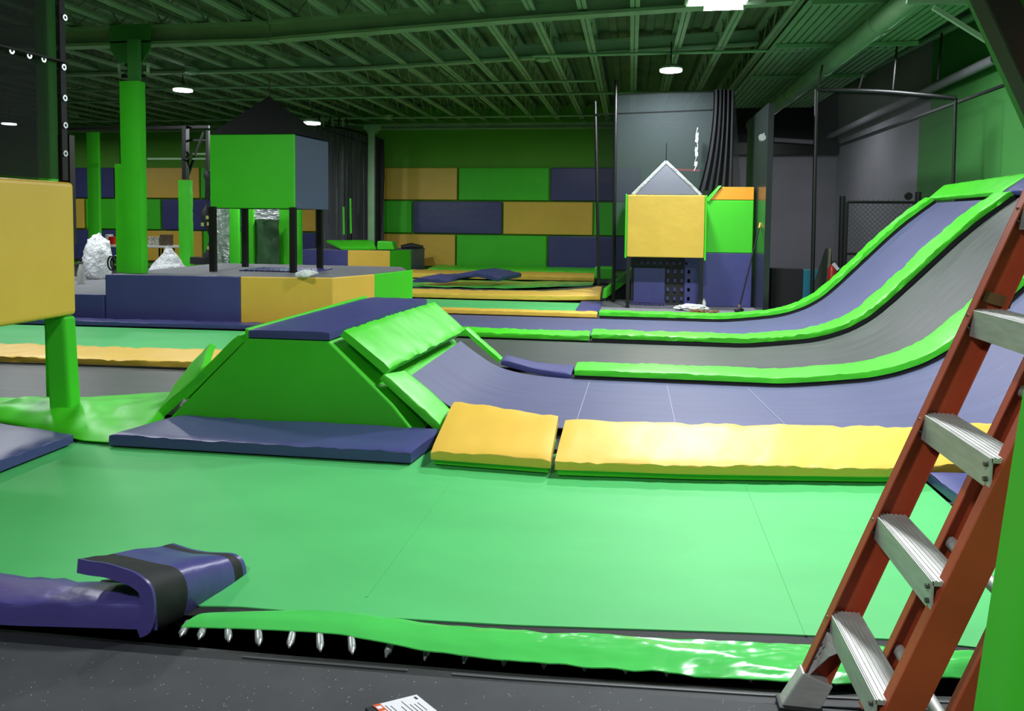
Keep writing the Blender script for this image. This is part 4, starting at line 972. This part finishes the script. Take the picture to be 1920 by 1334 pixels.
# chain link gate
t = thing('chain_link_gate', 'black chain-link gate in front of the grey wall beside the ramp', 'gate', tuple(Py(1650, 600, 13)))
Yg = 13.0
MB().tube([V((Py(1580, 400, Yg).x, Yg, .003)), Py(1580, 368, Yg)], .045, 12).build('post', BLACKM, t, smooth=True)
MB().tube([V((Py(1722, 400, Yg).x, Yg, .003)), Py(1722, 360, Yg)], .045, 12).build('post', BLACKM, t, smooth=True)
g0, g1 = Py(1589, 379, Yg), Py(1714, 384, Yg); gx0, gx1 = g0.x, g1.x; gz1 = g0.z; gz0 = .06
for zz in (gz1, Py(1600, 476, Yg).z, gz0): MB().tube([(gx0, Yg, zz), (gx1, Yg, zz)], .022, 10).build('rail', BLACKM, t, smooth=True)
for xx in (gx0, gx1): MB().tube([(xx, Yg, gz0), (xx, Yg, gz1)], .02, 10).build('stile', BLACKM, t, smooth=True)
mb = MB(); s_ = .075; hgt = gz1-gz0; n = int((gx1-gx0+hgt)/s_)
for k in range(n):
    for sg in (1, -1):
        c = k*s_   # line x = gx0 + c - z  or mirrored
        z0_, z1_ = max(0, c-(gx1-gx0)), min(hgt, c)
        if z1_ <= z0_: continue
        xa_, xb_ = c-z0_, c-z1_
        if sg < 0: xa_, xb_ = (gx1-gx0)-xa_, (gx1-gx0)-xb_
        mb.bar((gx0+xa_, Yg+.004*sg, gz0+z0_), (gx0+xb_, Yg+.004*sg, gz0+z1_), .006, .006)
k = gx0
while k < gx1: mb.bar((k, Yg, gz1), (k+.02, Yg, gz1+.05), .006, .006); k += s_
mb.build('chain_link', mat('dull_wire', (96, 100, 100), .5, metal=.4), t)
p = Py(1704, 368, Yg-.05); MB().tube([p, p+V((0, .03, 0))], .06, 14).build('latch_disc', BLACKM, t)
# right side net with rail
Yr = 12.2
t = thing('safety_net', 'dark net hanging from a curved black rail in front of the grey wall', 'net', tuple(Py(1530, 590, Yr)))
ra, rb, rc = Py(1531, 168, Yr), Py(1660, 172, Yr-.2), Py(1792, 184, Yr-.6)
rail = smoothline([ra, rb, rc], 14, 2)
MB().tube(rail, .035, 10).build('rail', BLACKM, t, smooth=True)
MB().tube([Py(1531, 168, Yr), Py(1522, 590, Yr)], .03, 10).build('pole', BLACKM, t, smooth=True)
MB().tube([Py(1792, 184, Yr-.6), Py(1787, 352, Yr-.6)], .022, 10).build('edge_rope', BLACKM, t, smooth=True)
MB().grid([[a, V((a.x, a.y, .3))] for i, a in enumerate(rail)]).build('mesh', NETL, t)
for (x, y) in ((1539, 122), (1613, 158), (1672, 170)): pass
for x, y0_, y1_ in ((1538, 122, 166), (1614, 140, 168), (1678, 85, 168), (1762, 62, 150)):
    MB().tube([Py(x+4, y0_, Yr-.1), Py(x-4, y1_, Yr-.1)], .015, 6).build('hanging_strap', BLACKM, t)

# ================================================================== LIGHTS
def area(name, loc, size, power, col=(1, 1, 1), sy=None, spread=PI, rot=(0, 0, 0)):
    l = bpy.data.lights.new(name, 'AREA'); l.energy = power; l.color = col; l.size = size; l.spread = spread
    if sy: l.shape = 'RECTANGLE'; l.size_y = sy
    else: l.shape = 'DISK'
    o = bpy.data.objects.new(name, l); C.objects.link(o); o.location = loc; o.rotation_euler = rot; return o
LP = [((343, 170), 3.75, 'round white ceiling lamp right of the tall padded column'), ((585, 232), 3.35, 'round white ceiling lamp beside the black pyramid roof'), ((1258, 133), 3.75, 'round white ceiling lamp above the large back net'), ((17, 233), 3.75, 'round white ceiling lamp seen through the eyelet net')]
KEY = .62
CW = (.93, .96, 1)
for (px, py), z, lab in LP:
    p = Pz(px, py, z); t = thing('ceiling_lamp', lab, 'lamp', tuple(p))
    MB().tube([p+V((0, 0, -.01)), p+V((0, 0, .02))], .17, 24).build('lamp_disc', LAMP, t)
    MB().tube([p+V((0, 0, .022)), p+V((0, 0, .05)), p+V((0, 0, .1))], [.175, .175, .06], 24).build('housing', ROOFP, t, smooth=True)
    MB().tube([p+V((0, 0, .1)), p+V((0, 0, .45))], .01, 8).build('stem', BLACKM, t)
    area('overhead_light', p+V((0, 0, -.03)), .35, (260 if px == 1258 else 200 if px == 585 else 110)*KEY, CW)
p = Pz(1346, 6, 3.85)
t = thing('ceiling_light', 'bright rectangular strip light with green housing at the top edge', 'lamp', tuple(p))
MB().box((p.x-.33, p.y-.25, 3.83), (p.x+.30, p.y+.0, 3.85)).build('diffuser', LAMP, t)
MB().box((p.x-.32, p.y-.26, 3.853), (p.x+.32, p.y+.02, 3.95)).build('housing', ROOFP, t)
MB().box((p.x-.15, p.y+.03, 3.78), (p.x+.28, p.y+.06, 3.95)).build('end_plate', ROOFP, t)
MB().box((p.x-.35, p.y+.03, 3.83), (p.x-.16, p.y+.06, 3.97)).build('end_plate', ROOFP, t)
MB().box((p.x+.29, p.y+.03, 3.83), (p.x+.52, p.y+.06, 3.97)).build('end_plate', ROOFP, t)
area('strip_light_glow', (p.x, p.y-.13, 3.81), .6, 430*KEY, CW, .25)
# unseen lights: some continue the lamp rows, others are added fill without fixtures
for x, y, e in ((1.4, 4.6, 340), (-1.6, -.6, 230), (-5.2, 6.6, 170), (3.4, .5, 40), (-9.2, 10.4, 230), (3.4, 17.0, 60), (3.6, 11.5, 50), (-1.5, 18.0, 60), (-12, 17.2, 80)):
    area('overhead_light', (x, y, 3.8), .5, e*KEY, CW)
# small domes on the ceiling
for px, py, z, lab in ((360, 140, 3.95, 'pale sensor dome above the round lamp near the tall padded column'), (1018, 117, 4.0, 'pale sensor dome on a joist above the open wall pads'), (727, 224, 3.9, 'small pale sensor dome near the slim pale green column'), (137, 221, 3.9, 'small pale sensor dome left of the tall padded column')):
    p = Pz(px, py, z); tag(MB().tube([p+V((0, 0, .1)), p+V((0, 0, .03)), p], [.13, .13, .06], 16).build('smoke_detector', PIPEP, smooth=True), lab, 'detector')
w = bpy.data.worlds.new('world'); bpy.context.scene.world = w; w.use_nodes = True
w.node_tree.nodes['Background'].inputs[0].default_value = (.6, .7, .8, 1); w.node_tree.nodes['Background'].inputs[1].default_value = .02
sc = bpy.context.scene
sc.view_settings.view_transform = 'Standard'; sc.view_settings.look = 'None'; sc.view_settings.exposure = 0.0; sc.view_settings.gamma = 1
sc.cycles.max_bounces = 6; sc.cycles.transparent_max_bounces = 8
